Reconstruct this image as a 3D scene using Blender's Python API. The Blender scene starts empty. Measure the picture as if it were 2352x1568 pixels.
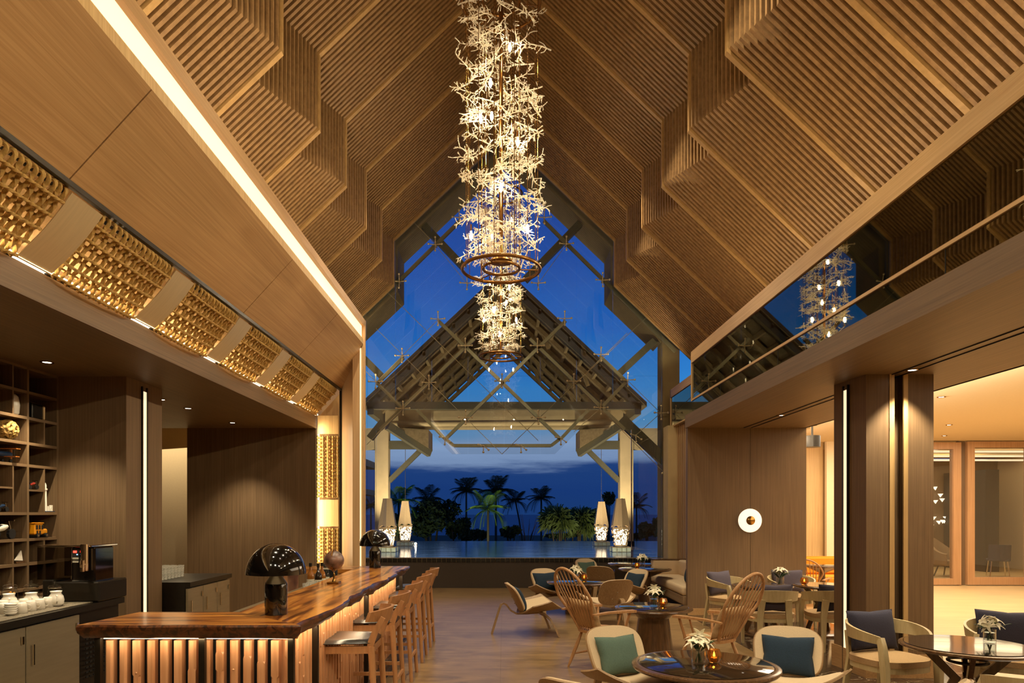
import bpy, bmesh, math, random
from mathutils import Vector, Matrix
R = math.radians
PI = math.pi
SC = bpy.context.scene
COL = SC.collection
V = Vector

# ------------------------------------------------------------------ camera
EYE = 1.7
cam_data = bpy.data.cameras.new('camera')
cam = bpy.data.objects.new('camera', cam_data)
COL.objects.link(cam)
cam.location = (0, 0, EYE)
cam.rotation_euler = (R(90), 0, 0)
cam_data.sensor_width = 36
cam_data.lens = 24
cam_data.shift_x = 18 / 2352
cam_data.shift_y = 396 / 2352
cam_data.clip_end = 6000
SC.camera = cam
SC.view_settings.view_transform = 'Standard'
SC.view_settings.look = 'None'
SC.view_settings.gamma = 1
SC.view_settings.use_curve_mapping = False
SC.view_settings.exposure = 0.12
SC.cycles.max_bounces = 8
SC.cycles.diffuse_bounces = 4
SC.cycles.glossy_bounces = 4
SC.cycles.transmission_bounces = 8
SC.cycles.transparent_max_bounces = 12
SC.cycles.caustics_reflective = False
SC.cycles.caustics_refractive = False
SC.cycles.sample_clamp_indirect = 4
SC.cycles.use_denoising = True


def hexlin(h):
    h = h.lstrip('#')
    out = []
    for i in (0, 2, 4):
        c = int(h[i:i + 2], 16) / 255
        out.append(c / 12.92 if c <= 0.04045 else ((c + 0.055) / 1.055) ** 2.4)
    return out


def rgba(c):
    if isinstance(c, str):
        c = hexlin(c)
    return (c[0], c[1], c[2], 1)


# ------------------------------------------------------------------ sky at dusk
world = bpy.data.worlds.new('dusk_sky')
SC.world = world
world.use_nodes = True
nt = world.node_tree
nt.nodes.clear()
n_out = nt.nodes.new('ShaderNodeOutputWorld')
n_bg = nt.nodes.new('ShaderNodeBackground')
n_tc = nt.nodes.new('ShaderNodeTexCoord')
n_map = nt.nodes.new('ShaderNodeMapping')
n_map.inputs['Scale'].default_value = (3.0, 3.0, 26.0)
n_no = nt.nodes.new('ShaderNodeTexNoise')
n_no.inputs['Scale'].default_value = 1.0
n_no.inputs['Detail'].default_value = 7
n_no.inputs['Roughness'].default_value = 0.6
n_sep = nt.nodes.new('ShaderNodeSeparateXYZ')
n_sub = nt.nodes.new('ShaderNodeMath')
n_sub.operation = 'SUBTRACT'
n_sub.inputs[1].default_value = 0.5
n_mul = nt.nodes.new('ShaderNodeMath')
n_mul.operation = 'MULTIPLY'
n_mul.inputs[1].default_value = 0.06
n_add = nt.nodes.new('ShaderNodeMath')
n_add.operation = 'ADD'
n_rmp = nt.nodes.new('ShaderNodeValToRGB')
L = nt.links
L.new(n_tc.outputs['Generated'], n_map.inputs['Vector'])
L.new(n_map.outputs['Vector'], n_no.inputs['Vector'])
L.new(n_no.outputs['Fac'], n_sub.inputs[0])
L.new(n_sub.outputs[0], n_mul.inputs[0])
L.new(n_tc.outputs['Generated'], n_sep.inputs[0])
L.new(n_sep.outputs['Z'], n_add.inputs[0])
L.new(n_mul.outputs[0], n_add.inputs[1])
L.new(n_add.outputs[0], n_rmp.inputs['Fac'])
L.new(n_rmp.outputs['Color'], n_bg.inputs['Color'])
L.new(n_bg.outputs[0], n_out.inputs[0])
stops = [(0.0, '#17366b'), (0.035, '#16356f'), (0.066, '#1b3a72'), (0.078, '#6f87ac'), (0.10, '#7b94b8'),
         (0.13, '#4d87b8'), (0.18, '#2f7cc4'), (0.26, '#2164bb'), (0.36, '#1c4ea6'), (0.46, '#1d3f8e'), (0.7, '#122a66'), (1.0, '#0c1c4a')]
el = n_rmp.color_ramp.elements
el[0].position, el[0].color = stops[0][0], rgba(stops[0][1])
el[1].position, el[1].color = stops[-1][0], rgba(stops[-1][1])
for p, c in stops[1:-1]:
    e = el.new(p)
    e.color = rgba(c)
n_bg.inputs['Strength'].default_value = 1.0

WARM = (1.0, 0.79, 0.49)
WARM2 = (1.0, 0.85, 0.58)


def aim(o, target):
    d = V(target) - o.location
    o.rotation_euler = d.to_track_quat('-Z', 'Y').to_euler()


def area_light(name, loc, target, sx, sy, watts, color=WARM):
    l = bpy.data.lights.new(name, 'AREA')
    l.shape = 'RECTANGLE'
    l.size = sx
    l.size_y = sy
    l.energy = watts
    l.color = color
    o = bpy.data.objects.new(name, l)
    COL.objects.link(o)
    o.location = loc
    aim(o, target)
    return o


def spot(name, loc, target, watts, angle=70, color=WARM2, radius=0.03, blend=0.6):
    l = bpy.data.lights.new(name, 'SPOT')
    l.energy = watts
    l.spot_size = R(angle)
    l.spot_blend = blend
    l.color = color
    l.shadow_soft_size = radius
    o = bpy.data.objects.new(name, l)
    COL.objects.link(o)
    o.location = loc
    aim(o, target)
    return o


def strip_light(name, p0, p1, direction, width, watts, color=WARM):
    """a long thin area light from p0 to p1 that shines along direction (an LED strip in a cove)"""
    p0, p1, d = V(p0), V(p1), V(direction).normalized()
    l = bpy.data.lights.new(name, 'AREA')
    l.shape = 'RECTANGLE'
    l.size = (p1 - p0).length
    l.size_y = width
    l.energy = watts
    l.color = color
    o = bpy.data.objects.new(name, l)
    COL.objects.link(o)
    x = (p1 - p0).normalized()
    z = -d
    y = z.cross(x)
    m = Matrix((x, y, z)).transposed().to_4x4()
    o.matrix_world = Matrix.Translation((p0 + p1) / 2) @ m
    return o


# added unseen strips above the rim and the beam that wash the slatted roof
strip_light('roof_fill_strip', (-2.55, -2, 4.90), (-2.55, 10.7, 4.90), (-0.1, 0, 1), 0.10, 120)
strip_light('roof_fill_strip', (3.45, -2, 4.50), (3.45, 11.3, 4.50), (0.15, 0, 1), 0.10, 85)
# added fill spots for the lower room and the bar, without fixtures
for y in (-1.5, 1.2, 4.0, 6.9, 9.9, 12.6):
    spot('roof_fill_spot', (-1.6, y, 8.6), (-1.4, y + 0.3, 0), 360, 75, radius=0.02)
    spot('roof_fill_spot', (1.7, y, 8.6), (2.2, y + 0.3, 0), 500, 75, radius=0.02)
spot('bar_fill_spot', (-1.3, 4.2, 8.7), (-1.5, 4.5, 1.05), 520, 16, radius=0.02)
spot('bar_fill_spot', (-1.3, 7.0, 8.7), (-1.5, 7.4, 1.05), 300, 16, radius=0.02)
spot('table_fill_spot', (1.7, 5.0, 8.7), (1.6, 5.2, 0.5), 260, 26, radius=0.02)
spot('aisle_fill_spot', (2.6, 6.5, 3.1), (3.6, 5.6, 0.6), 60, 80, radius=0.03)
# added fill spots above the opposite beam, onto the oak fold
for y in (-1.5, 1.0, 3.5, 6.0, 8.5, 10.8):
    spot('panel_fill_spot', (3.4, y, 4.62), (-2.6, y, 4.1), 230, 115, radius=0.03)
# rope band strip, counter strips
strip_light('rope_strip', (-3.135, -3, 3.36), (-3.135, 11.3, 3.36), (0.35, 0, 1.0), 0.02, 60)
strip_light('counter_strip', (-1.255, 4.15, 0.955), (-1.255, 8.3, 0.955), (-0.45, 0, -1), 0.02, 11)
strip_light('counter_strip', (-2.40, 4.05, 0.955), (-1.26, 4.05, 0.955), (0, 0.45, -1), 0.02, 1.8)
strip_light('rope_strip', (-3.15, 11.40, 0.9), (-3.15, 11.40, 3.2), (1, 0.30, 0), 0.02, 22)
spot('portal_fill_spot', (-0.9, 6.5, 8.4), (-2.6, 11.1, 2.4), 900, 34, radius=0.05)  # added fill to brighten the upright oak panel
# adjoining lobby and the room behind the camera
area_light('lobby_light', (9.0, 7.0, 3.40), (9.0, 7.0, 0), 6, 10, 420, (1, 0.86, 0.64))
area_light('lobby_light', (8.5, 13.5, 3.40), (8.5, 13.5, 0), 6, 4, 320, (1, 0.86, 0.64))
strip_light('lobby_fill_strip', (5.20, 3, 3.22), (5.20, 15.5, 3.22), (1, 0, 0.16), 0.05, 360, (1, 0.86, 0.64))  # added strip hidden by the soffit, brightens the lobby ceiling
for x in (-2.0, 0.5, 3.0):
    spot('rear_fill_spot', (x, -3.0, 6.5), (x, 6, 0.0), 420, 110, radius=0.02)  # added fill from behind the camera
area_light('far_room_fill', (12, 19.5, 3.35), (12, 19.5, 0), 5, 4, 130)  # added fill to brighten the far room
area_light('garden_room_light', (-6.6, 13.2, 3.0), (-6.4, 13.2, 0), 1.5, 2, 26)


# ------------------------------------------------------------------ materials
def new_mat(name):
    m = bpy.data.materials.new(name)
    m.use_nodes = True
    b = m.node_tree.nodes['Principled BSDF']
    return m, m.node_tree, b


def flat(name, color, rough=0.6, metal=0.0, noise=0.06, scale=30, bump=0.0, coat=0.0, stretch=(1, 1, 1)):
    """a plain surface with a little tone noise"""
    m, t, b = new_mat(name)
    c = rgba(color)
    tc = t.nodes.new('ShaderNodeTexCoord')
    mp = t.nodes.new('ShaderNodeMapping')
    mp.inputs['Scale'].default_value = stretch
    no = t.nodes.new('ShaderNodeTexNoise')
    no.inputs['Scale'].default_value = scale
    no.inputs['Detail'].default_value = 3
    t.links.new(tc.outputs['Object'], mp.inputs[0])
    t.links.new(mp.outputs[0], no.inputs['Vector'])
    rp = t.nodes.new('ShaderNodeValToRGB')
    rp.color_ramp.elements[0].position = 0.3
    rp.color_ramp.elements[1].position = 0.7
    rp.color_ramp.elements[0].color = tuple(v * (1 - noise) for v in c[:3]) + (1,)
    rp.color_ramp.elements[1].color = tuple(min(1, v * (1 + noise)) for v in c[:3]) + (1,)
    t.links.new(no.outputs['Fac'], rp.inputs[0])
    t.links.new(rp.outputs[0], b.inputs['Base Color'])
    b.inputs['Roughness'].default_value = rough
    b.inputs['Metallic'].default_value = metal
    b.inputs['Coat Weight'].default_value = coat
    b.inputs['Coat Roughness'].default_value = 0.08
    if bump:
        bp = t.nodes.new('ShaderNodeBump')
        bp.inputs['Strength'].default_value = bump
        bp.inputs['Distance'].default_value = 0.01
        t.links.new(no.outputs['Fac'], bp.inputs['Height'])
        t.links.new(bp.outputs[0], b.inputs['Normal'])
    return m


def wood(name, c1, c2, axis='z', fine=60, long=1.2, rough=0.45, bump=0.15, coat=0.0, big=0.0, c3=None):
    """veneer or timber: noise stretched along one axis"""
    m, t, b = new_mat(name)
    tc = t.nodes.new('ShaderNodeTexCoord')
    mp = t.nodes.new('ShaderNodeMapping')
    s = [fine, fine, fine]
    s['xyz'.index(axis)] = long
    mp.inputs['Scale'].default_value = s
    no = t.nodes.new('ShaderNodeTexNoise')
    no.inputs['Scale'].default_value = 1
    no.inputs['Detail'].default_value = 4
    no.inputs['Roughness'].default_value = 0.6
    no.inputs['Distortion'].default_value = 0.3 if big == 0 else 1.2
    t.links.new(tc.outputs['Object'], mp.inputs[0])
    t.links.new(mp.outputs[0], no.inputs['Vector'])
    rp = t.nodes.new('ShaderNodeValToRGB')
    rp.color_ramp.elements[0].position = 0.41 if big else 0.32
    rp.color_ramp.elements[1].position = 0.60 if big else 0.68
    rp.color_ramp.elements[0].color = rgba(c1)
    rp.color_ramp.elements[1].color = rgba(c2)
    if c3:
        e = rp.color_ramp.elements.new(0.5)
        e.color = rgba(c3)
    t.links.new(no.outputs['Fac'], rp.inputs[0])
    n2 = t.nodes.new('ShaderNodeTexNoise')
    n2.inputs['Scale'].default_value = 1.3
    n2.inputs['Detail'].default_value = 2
    t.links.new(tc.outputs['Object'], n2.inputs['Vector'])
    mr = t.nodes.new('ShaderNodeMapRange')
    mr.inputs['To Min'].default_value = 0.86
    mr.inputs['To Max'].default_value = 1.12
    t.links.new(n2.outputs['Fac'], mr.inputs['Value'])
    mx = t.nodes.new('ShaderNodeMix')
    mx.data_type = 'RGBA'
    mx.blend_type = 'MULTIPLY'
    mx.inputs['Factor'].default_value = 1
    cb = t.nodes.new('ShaderNodeCombineColor')
    for k in range(3):
        t.links.new(mr.outputs[0], cb.inputs[k])
    t.links.new(rp.outputs[0], mx.inputs['A'])
    t.links.new(cb.outputs[0], mx.inputs['B'])
    t.links.new(mx.outputs['Result'], b.inputs['Base Color'])
    b.inputs['Roughness'].default_value = rough
    b.inputs['Coat Weight'].default_value = coat
    b.inputs['Coat Roughness'].default_value = 0.12
    if bump:
        bp = t.nodes.new('ShaderNodeBump')
        bp.inputs['Strength'].default_value = bump
        bp.inputs['Distance'].default_value = 0.004
        t.links.new(no.outputs['Fac'], bp.inputs['Height'])
        t.links.new(bp.outputs[0], b.inputs['Normal'])
    return m


def emit(name, color, strength):
    m, t, b = new_mat(name)
    b.inputs['Base Color'].default_value = rgba(color)
    b.inputs['Emission Color'].default_value = rgba(color)
    b.inputs['Emission Strength'].default_value = strength
    return m


def glass(name, color='#ffffff', rough=0.0, ior=1.45):
    """solid clear glass"""
    m, t, b = new_mat(name)
    b.inputs['Base Color'].default_value = rgba(color)
    b.inputs['Transmission Weight'].default_value = 1
    b.inputs['Roughness'].default_value = rough
    b.inputs['IOR'].default_value = ior
    return m


def sheet_glass(name, tint=(0.95, 0.97, 0.97), refl=1.0):
    """thin window glass: fresnel mix of straight-through and mirror"""
    m = bpy.data.materials.new(name)
    m.use_nodes = True
    t = m.node_tree
    t.nodes.clear()
    o = t.nodes.new('ShaderNodeOutputMaterial')
    mx = t.nodes.new('ShaderNodeMixShader')
    fr = t.nodes.new('ShaderNodeFresnel')
    fr.inputs['IOR'].default_value = 1.5
    geo = t.nodes.new('ShaderNodeNewGeometry')
    mr = t.nodes.new('ShaderNodeMapRange')
    mr.inputs['To Min'].default_value = 1.5
    mr.inputs['To Max'].default_value = 1 / 1.5
    t.links.new(geo.outputs['Backfacing'], mr.inputs['Value'])
    t.links.new(mr.outputs[0], fr.inputs['IOR'])
    mu = t.nodes.new('ShaderNodeMath')
    mu.operation = 'MULTIPLY'
    mu.inputs[1].default_value = refl
    tr = t.nodes.new('ShaderNodeBsdfTransparent')
    tr.inputs[0].default_value = tuple(tint) + (1,)
    gl = t.nodes.new('ShaderNodeBsdfGlossy')
    gl.inputs['Roughness'].default_value = 0.0
    t.links.new(fr.outputs[0], mu.inputs[0])
    t.links.new(mu.outputs[0], mx.inputs[0])
    t.links.new(tr.outputs[0], mx.inputs[1])
    t.links.new(gl.outputs[0], mx.inputs[2])
    t.links.new(mx.outputs[0], o.inputs[0])
    return m


M = {}
M['veneer_z'] = wood('brown_veneer_vertical', '#644e36', '#7d6347', 'z', 90, 1.0, 0.5)
M['veneer_y'] = wood('brown_veneer_long', '#644e36', '#7d6347', 'y', 90, 1.0, 0.5)
M['oak_y'] = wood('warm_oak_long', '#a37c50', '#bb9566', 'y', 70, 0.8, 0.42)
M['oak_z'] = wood('warm_oak_vertical', '#a8825a', '#c09d72', 'z', 70, 0.8, 0.42)
M['light_z'] = wood('pale_oak_vertical', '#b8945f', '#d0ad78', 'z', 60, 0.8, 0.45)
M['orange_z'] = wood('orange_oak', '#a37850', '#ba9168', 'z', 60, 0.8, 0.4)
M['slat'] = wood('roof_slat_timber', '#81603a', '#a07b4e', 'x', 12, 12, 0.55, 0.05)
M['slat_edge'] = wood('roof_edge_slat_lit', '#a5804c', '#ba935c', 'x', 12, 12, 0.5, 0.05)  # bright light on the edge slats is put into this paler timber
M['slat_back'] = flat('roof_backing', '#3a2a16', 0.8)
M['ceiling_cream'] = flat('cream_plaster', '#dcc8a4', 0.8, noise=0.02)
M['dark_metal'] = flat('bronzed_black_metal', '#2a241c', 0.35, 0.6, 0.1)
M['black'] = flat('black_void', '#0a0806', 0.7)
M['steel'] = flat('brushed_steel', '#9a8b70', 0.32, 0.5, 0.06, 3, stretch=(1, 1, 12))
M['fitting'] = flat('champagne_fitting', '#cbb890', 0.35, 0.3, 0.0)
M['chrome'] = flat('chrome', '#e8e0d2', 0.08, 1.0, 0.0)
M['brass'] = flat('aged_brass', '#a87f42', 0.25, 1.0, 0.05)
M['bronze'] = flat('bronze_ring', '#8c6234', 0.3, 1.0, 0.08)
M['mirror'] = flat('smoked_mirror', '#85806a', 0.015, 1.0, 0.0)
M['led'] = emit('led_diffuser', (1.0, 0.80, 0.50), 0.98)
M['led_hot'] = emit('led_bright', (1.0, 0.86, 0.62), 2.2)
M['downlight'] = emit('downlight_lamp', (1.0, 0.88, 0.68), 9.0)
M['concrete'] = flat('tan_concrete', '#8f7a52', 0.8, noise=0.12, scale=3, bump=0.05)
M['stucco'] = flat('cream_stucco', '#c8b184', 0.85, noise=0.06, scale=4)
M['truss'] = flat('grey_green_steel', '#615d49', 0.45, 0.15, 0.08)
M['tube'] = flat('satin_steel_tube', '#8f8768', 0.35, 0.3, 0.05)
M['roof_wood'] = wood('pavilion_timber', '#7d6a48', '#94805a', 'x', 10, 10, 0.7)
M['roof_deck'] = flat('pavilion_soffit', '#6e6047', 0.8, noise=0.1, scale=5)
M['glass_pane'] = sheet_glass('window_glass', refl=2.0)
M['smoke'] = sheet_glass('smoked_glass', (0.45, 0.42, 0.38), 1.5)
M['oak_beam'] = wood('pale_beam_oak', '#b8925e', '#cfab78', 'y', 70, 0.8, 0.42)
M['pool_wall'] = flat('dark_pool_wall', '#3c3026', 0.6, noise=0.15, scale=60)
M['pool_tile'] = flat('black_pool_tile', '#1d1a17', 0.25, noise=0.2, scale=9)
M['rope'] = flat('manila_rope', '#a98544', 0.75, noise=0.25, scale=60)
M['cream_fab'] = flat('cream_woven_fabric', '#cdb594', 0.95, noise=0.10, scale=260, bump=0.4)
M['tan_fab'] = flat('tan_fabric', '#a98a62', 0.95, noise=0.08, scale=90, bump=0.2)
M['taupe_fab'] = flat('taupe_fabric', '#8d7457', 0.95, noise=0.08, scale=90, bump=0.2)
M['navy'] = flat('indigo_navy_fabric', '#2d2c3e', 0.95, noise=0.15, scale=150, bump=0.2)
M['teal_navy'] = flat('deep_teal_navy_fabric', '#162a3c', 0.95, noise=0.2, scale=150, bump=0.2)
M['sage'] = flat('sage_green_fabric', '#4f6358', 0.95, noise=0.12, scale=150, bump=0.2)
M['plum'] = flat('grey_plum_fabric', '#4a4350', 0.95, noise=0.12, scale=150, bump=0.2)
M['orange_fab'] = flat('orange_fabric', '#d98a18', 0.9, noise=0.06)
M['ply'] = wood('greyed_oak_plywood', '#8d6f4d', '#a38561', 'z', 60, 3, 0.45)
M['chair_oak'] = wood('oiled_oak_chair', '#a97c50', '#bf9265', 'z', 50, 2.5, 0.42)
M['pale_paint'] = wood('pale_limed_wood', '#b3a076', '#c1af86', 'z', 50, 2.5, 0.42)
M['stool_oak'] = wood('pinkish_oak_stool', '#a7764c', '#bd8a5c', 'z', 50, 2.5, 0.4)
M['leather'] = flat('black_leather', '#191714', 0.28, noise=0.1, scale=80, bump=0.05)
M['table_wood'] = wood('dark_walnut_table', '#4b3420', '#694b2f', 'z', 40, 2, 0.25, 0.05, coat=0.5)
M['table_glass'] = flat('dark_glass_top', '#2a2118', 0.02, 0.0, 0.0, coat=1.0)
M['slab_top'] = wood('acacia_slab', '#5a2c10', '#d08c3c', 'y', 9, 0.9, 0.28, 0.05, coat=0.35, big=1, c3='#a8662a')
M['slab_near'] = wood('acacia_slab_cross', '#5a2c10', '#d08c3c', 'x', 14, 0.9, 0.28, 0.05, coat=0.35, big=1, c3='#a8662a')
M['bark'] = wood('dark_live_edge', '#2c150a', '#5f3317', 'y', 22, 4, 0.32, 0.6, coat=0.2, big=1)
M['slat_pine'] = wood('notched_pine', '#b27a50', '#cf9a70', 'z', 40, 1.6, 0.45, 0.1)
M['black_gloss'] = flat('glossy_black_lamp', '#0b0908', 0.06, 0.0, 0.0, coat=1.0)
M['china'] = flat('white_china', '#ece4d6', 0.2, noise=0.0, coat=0.4)
M['clear'] = sheet_glass('clear_drinking_glass', (0.95, 0.96, 0.95), 1.6)
M['green'] = flat('lily_leaf', '#2f4a1c', 0.45, noise=0.2)
M['petal'] = flat('white_lily_petal', '#eee6cc', 0.6, noise=0.04)
M['water'] = glass('vase_water', '#eef4f0', 0.0, 1.33)
M['tumbler'] = flat('cut_tumbler', '#d8d4c8', 0.12, 0.0, 0.3, 60)
M['tumbler'].node_tree.nodes['Principled BSDF'].inputs['Alpha'].default_value = 0.42
M['tumbler'].node_tree.nodes['Principled BSDF'].inputs['Specular IOR Level'].default_value = 1.0
M['plate'] = flat('brushed_pale_plate', '#cdb68e', 0.35, 0.35, 0.05, 4, stretch=(1, 12, 1))


# ------------------------------------------------------------------ mesh helpers
class MB:
    """collects geometry and links it as one mesh object"""

    def __init__(self):
        self.v = []
        self.f = []

    def add(self, vs, fs):
        n = len(self.v)
        self.v.extend([tuple(p) for p in vs])
        self.f.extend([tuple(i + n for i in f) for f in fs])
        return self

    def box(self, a, b):
        x0, y0, z0 = a
        x1, y1, z1 = b
        vs = [(x0, y0, z0), (x1, y0, z0), (x1, y1, z0), (x0, y1, z0), (x0, y0, z1), (x1, y0, z1), (x1, y1, z1), (x0, y1, z1)]
        return self.add(vs, [(0, 3, 2, 1), (4, 5, 6, 7), (0, 1, 5, 4), (1, 2, 6, 5), (2, 3, 7, 6), (3, 0, 4, 7)])

    def cbox(self, c, s, ch=0.004):
        """centred box with chamfered edges"""
        bm = bmesh.new()
        bmesh.ops.create_cube(bm, size=1)
        for v in bm.verts:
            v.co = V((v.co.x * s[0] + c[0], v.co.y * s[1] + c[1], v.co.z * s[2] + c[2]))
        if ch:
            bmesh.ops.bevel(bm, geom=bm.edges[:], offset=ch, segments=1, affect='EDGES')
        return self.bm(bm)

    def bm(self, bm):
        bm.verts.index_update()
        self.add([v.co[:] for v in bm.verts], [[v.index for v in f.verts] for f in bm.faces])
        bm.free()
        return self

    def bar(self, p0, p1, w, h, up=(0, 0, 1), w1=None, h1=None):
        """rectangular bar from p0 to p1"""
        p0, p1 = V(p0), V(p1)
        d = (p1 - p0).normalized()
        u = V(up)
        if abs(d.dot(u)) > 0.98:
            u = V((0, 1, 0)) if abs(d.y) < 0.9 else V((1, 0, 0))
        s = d.cross(u).normalized()
        u = s.cross(d).normalized()
        w1 = w if w1 is None else w1
        h1 = h if h1 is None else h1
        vs = []
        for p, a, b in ((p0, w, h), (p1, w1, h1)):
            for i, j in ((-1, -1), (1, -1), (1, 1), (-1, 1)):
                vs.append(p + s * (i * a / 2) + u * (j * b / 2))
        return self.add(vs, [(0, 1, 2, 3), (7, 6, 5, 4), (0, 4, 5, 1), (1, 5, 6, 2), (2, 6, 7, 3), (3, 7, 4, 0)])

    def sweep(self, pts, prof, closed_prof=True, cap=True, up=None, scales=None, twist=0):
        """sweep a 2-d profile along points with a parallel-transported frame"""
        pts = [V(p) for p in pts]
        n = len(pts)
        tang = []
        for i in range(n):
            a = pts[max(0, i - 1)]
            b = pts[min(n - 1, i + 1)]
            tang.append((b - a).normalized())
        t0 = tang[0]
        if up is None:
            up = V((0, 0, 1)) if abs(t0.z) < 0.9 else V((0, 1, 0))
        s = t0.cross(V(up))
        if s.length < 1e-4:
            s = t0.cross(V((1, 0, 0)))
        s.normalize()
        base = len(self.v)
        m = len(prof)
        for i in range(n):
            t = tang[i]
            s = (s - t * s.dot(t)).normalized()
            u = s.cross(t)
            k = 1 if scales is None else scales[i]
            ca, sa = math.cos(twist * i), math.sin(twist * i)
            for a, b in prof:
                x, y = a * ca - b * sa, a * sa + b * ca
                q = pts[i] + s * (x * k) + u * (y * k)
                self.v.append(tuple(q))
        for i in range(n - 1):
            for j in range(m if closed_prof else m - 1):
                a = base + i * m + j
                b = base + i * m + (j + 1) % m
                self.f.append((a, b, b + m, a + m))
        if cap and closed_prof:
            self.f.append(tuple(base + j for j in reversed(range(m))))
            self.f.append(tuple(base + (n - 1) * m + j for j in range(m)))
        return self

    def tube(self, pts, r, n=8, scales=None, cap=True):
        prof = [(r * math.cos(2 * PI * i / n), r * math.sin(2 * PI * i / n)) for i in range(n)]
        return self.sweep(pts, prof, scales=scales, cap=cap)

    def strip(self, pts, w, h, scales=None, up=None):
        return self.sweep(pts, [(-w / 2, -h / 2), (w / 2, -h / 2), (w / 2, h / 2), (-w / 2, h / 2)], scales=scales, up=up)

    def lathe(self, prof, n=32, c=(0, 0, 0), close=True):
        base = len(self.v)
        m = len(prof)
        for i in range(n):
            a = 2 * PI * i / n
            for r, z in prof:
                self.v.append((c[0] + r * math.cos(a), c[1] + r * math.sin(a), c[2] + z))
        for i in range(n):
            i2 = (i + 1) % n
            for j in range(m - 1):
                a, b = base + i * m + j, base + i2 * m + j
                self.f.append((a, b, b + 1, a + 1))
        if close:
            if prof[0][0] > 1e-6:
                self.f.append(tuple(base + i * m for i in reversed(range(n))))
            if prof[-1][0] > 1e-6:
                self.f.append(tuple(base + i * m + m - 1 for i in range(n)))
        return self

    def torus(self, Rr, r, n=48, k=8, c=(0, 0, 0), sq=False):
        base = len(self.v)
        for i in range(n):
            a = 2 * PI * i / n
            for j in range(k):
                b = 2 * PI * (j + 0.5) / k
                q = Rr + r * math.cos(b)
                self.v.append((c[0] + q * math.cos(a), c[1] + q * math.sin(a), c[2] + r * math.sin(b)))
        for i in range(n):
            for j in range(k):
                a = base + i * k + j
                b = base + i * k + (j + 1) % k
                a2 = base + ((i + 1) % n) * k + j
                b2 = base + ((i + 1) % n) * k + (j + 1) % k
                self.f.append((a, a2, b2, b))
        return self

    def grid(self, fn, nu, nv, thick=None, flip=False):
        """surface fn(u,v) with u,v in 0..1; thick: fn gives (point, normal) and the sheet gets depth"""
        base = len(self.v)
        P0 = [[fn(i / nu, j / nv) for j in range(nv + 1)] for i in range(nu + 1)]
        if thick is None:
            for row in P0:
                for p in row:
                    self.v.append(tuple(p))
            for i in range(nu):
                for j in range(nv):
                    a = base + i * (nv + 1) + j
                    q = (a, a + 1, a + nv + 2, a + nv + 1)
                    self.f.append(q[::-1] if flip else q)
            return self
        top, bot = [], []
        for i in range(nu + 1):
            for j in range(nv + 1):
                p = V(P0[i][j])
                du = V(P0[min(nu, i + 1)][j]) - V(P0[max(0, i - 1)][j])
                dv = V(P0[i][min(nv, j + 1)]) - V(P0[i][max(0, j - 1)])
                n = du.cross(dv)
                n = n.normalized() if n.length > 1e-9 else V((0, 0, 1))
                top.append(p + n * thick / 2)
                bot.append(p - n * thick / 2)
        self.v.extend([tuple(p) for p in top + bot])
        N = (nu + 1) * (nv + 1)
        for i in range(nu):
            for j in range(nv):
                a = base + i * (nv + 1) + j
                self.f.append((a, a + nv + 1, a + nv + 2, a + 1))
                self.f.append((a + N, a + 1 + N, a + nv + 2 + N, a + nv + 1 + N))
        ring = [(i, 0) for i in range(nu)] + [(nu, j) for j in range(nv)] + [(i, nv) for i in range(nu, 0, -1)] + [(0, j) for j in range(nv, 0, -1)]
        idx = [base + i * (nv + 1) + j for i, j in ring]
        for k in range(len(idx)):
            a, b = idx[k], idx[(k + 1) % len(idx)]
            self.f.append((b, a, a + N, b + N))
        return self

    def poly(self, pts, d):
        """flat polygon extruded by vector d"""
        n = len(pts)
        d = V(d)
        vs = [V(p) for p in pts] + [V(p) + d for p in pts]
        fs = [tuple(reversed(range(n))), tuple(range(n, 2 * n))]
        for i in range(n):
            j = (i + 1) % n
            fs.append((i, j, j + n, i + n))
        return self.add(vs, fs)

    def ball(self, c, r, n=10, sz=1.0):
        prof = [(max(1e-5, r * math.sin(PI * i / n)), -r * sz * math.cos(PI * i / n)) for i in range(n + 1)]
        return self.lathe(prof, n * 2, c, close=False)

    def mesh(self, name):
        me = bpy.data.meshes.new(name)
        me.from_pydata(self.v, [], self.f)
        me.update()
        return me

    def build(self, name, mat, parent=None, loc=(0, 0, 0), rot=(0, 0, 0), smooth=None, fix=True):
        me = self.mesh(name)
        if fix:
            bm = bmesh.new()
            bm.from_mesh(me)
            bmesh.ops.recalc_face_normals(bm, faces=bm.faces[:])
            bm.to_mesh(me)
            bm.free()
        if smooth is not None:
            me.shade_smooth()
            me.set_sharp_from_angle(angle=R(smooth))
        return link(name, me, mat, parent, loc, rot)


def link(name, me, mat=None, parent=None, loc=(0, 0, 0), rot=(0, 0, 0)):
    if mat is not None and not me.materials:
        me.materials.append(M[mat] if isinstance(mat, str) else mat)
    o = bpy.data.objects.new(name, me)
    COL.objects.link(o)
    o.location = loc
    o.rotation_euler = rot
    if parent:
        o.parent = parent
    return o


def tag(o, label=None, cat=None, group=None, kind=None):
    if label:
        o['label'] = label
    if cat:
        o['category'] = cat
    if group:
        o['group'] = group
    if kind:
        o['kind'] = kind
    return o


def thing(name, label=None, cat=None, loc=(0, 0, 0), rz=0, group=None, kind=None):
    o = bpy.data.objects.new(name, None)
    COL.objects.link(o)
    o.location = loc
    o.rotation_euler = (0, 0, rz)
    o.empty_display_size = 0.2
    return tag(o, label, cat, group, kind)


def kids(o):
    return [c for c in COL.objects if c.parent == o]


def copy_tree(o, parent=None, memo=None):
    memo = memo if memo is not None else {}
    c = o.copy()
    COL.objects.link(c)
    c.parent = parent
    for ch in list(o.children):
        copy_tree(ch, c)
    return c


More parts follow.
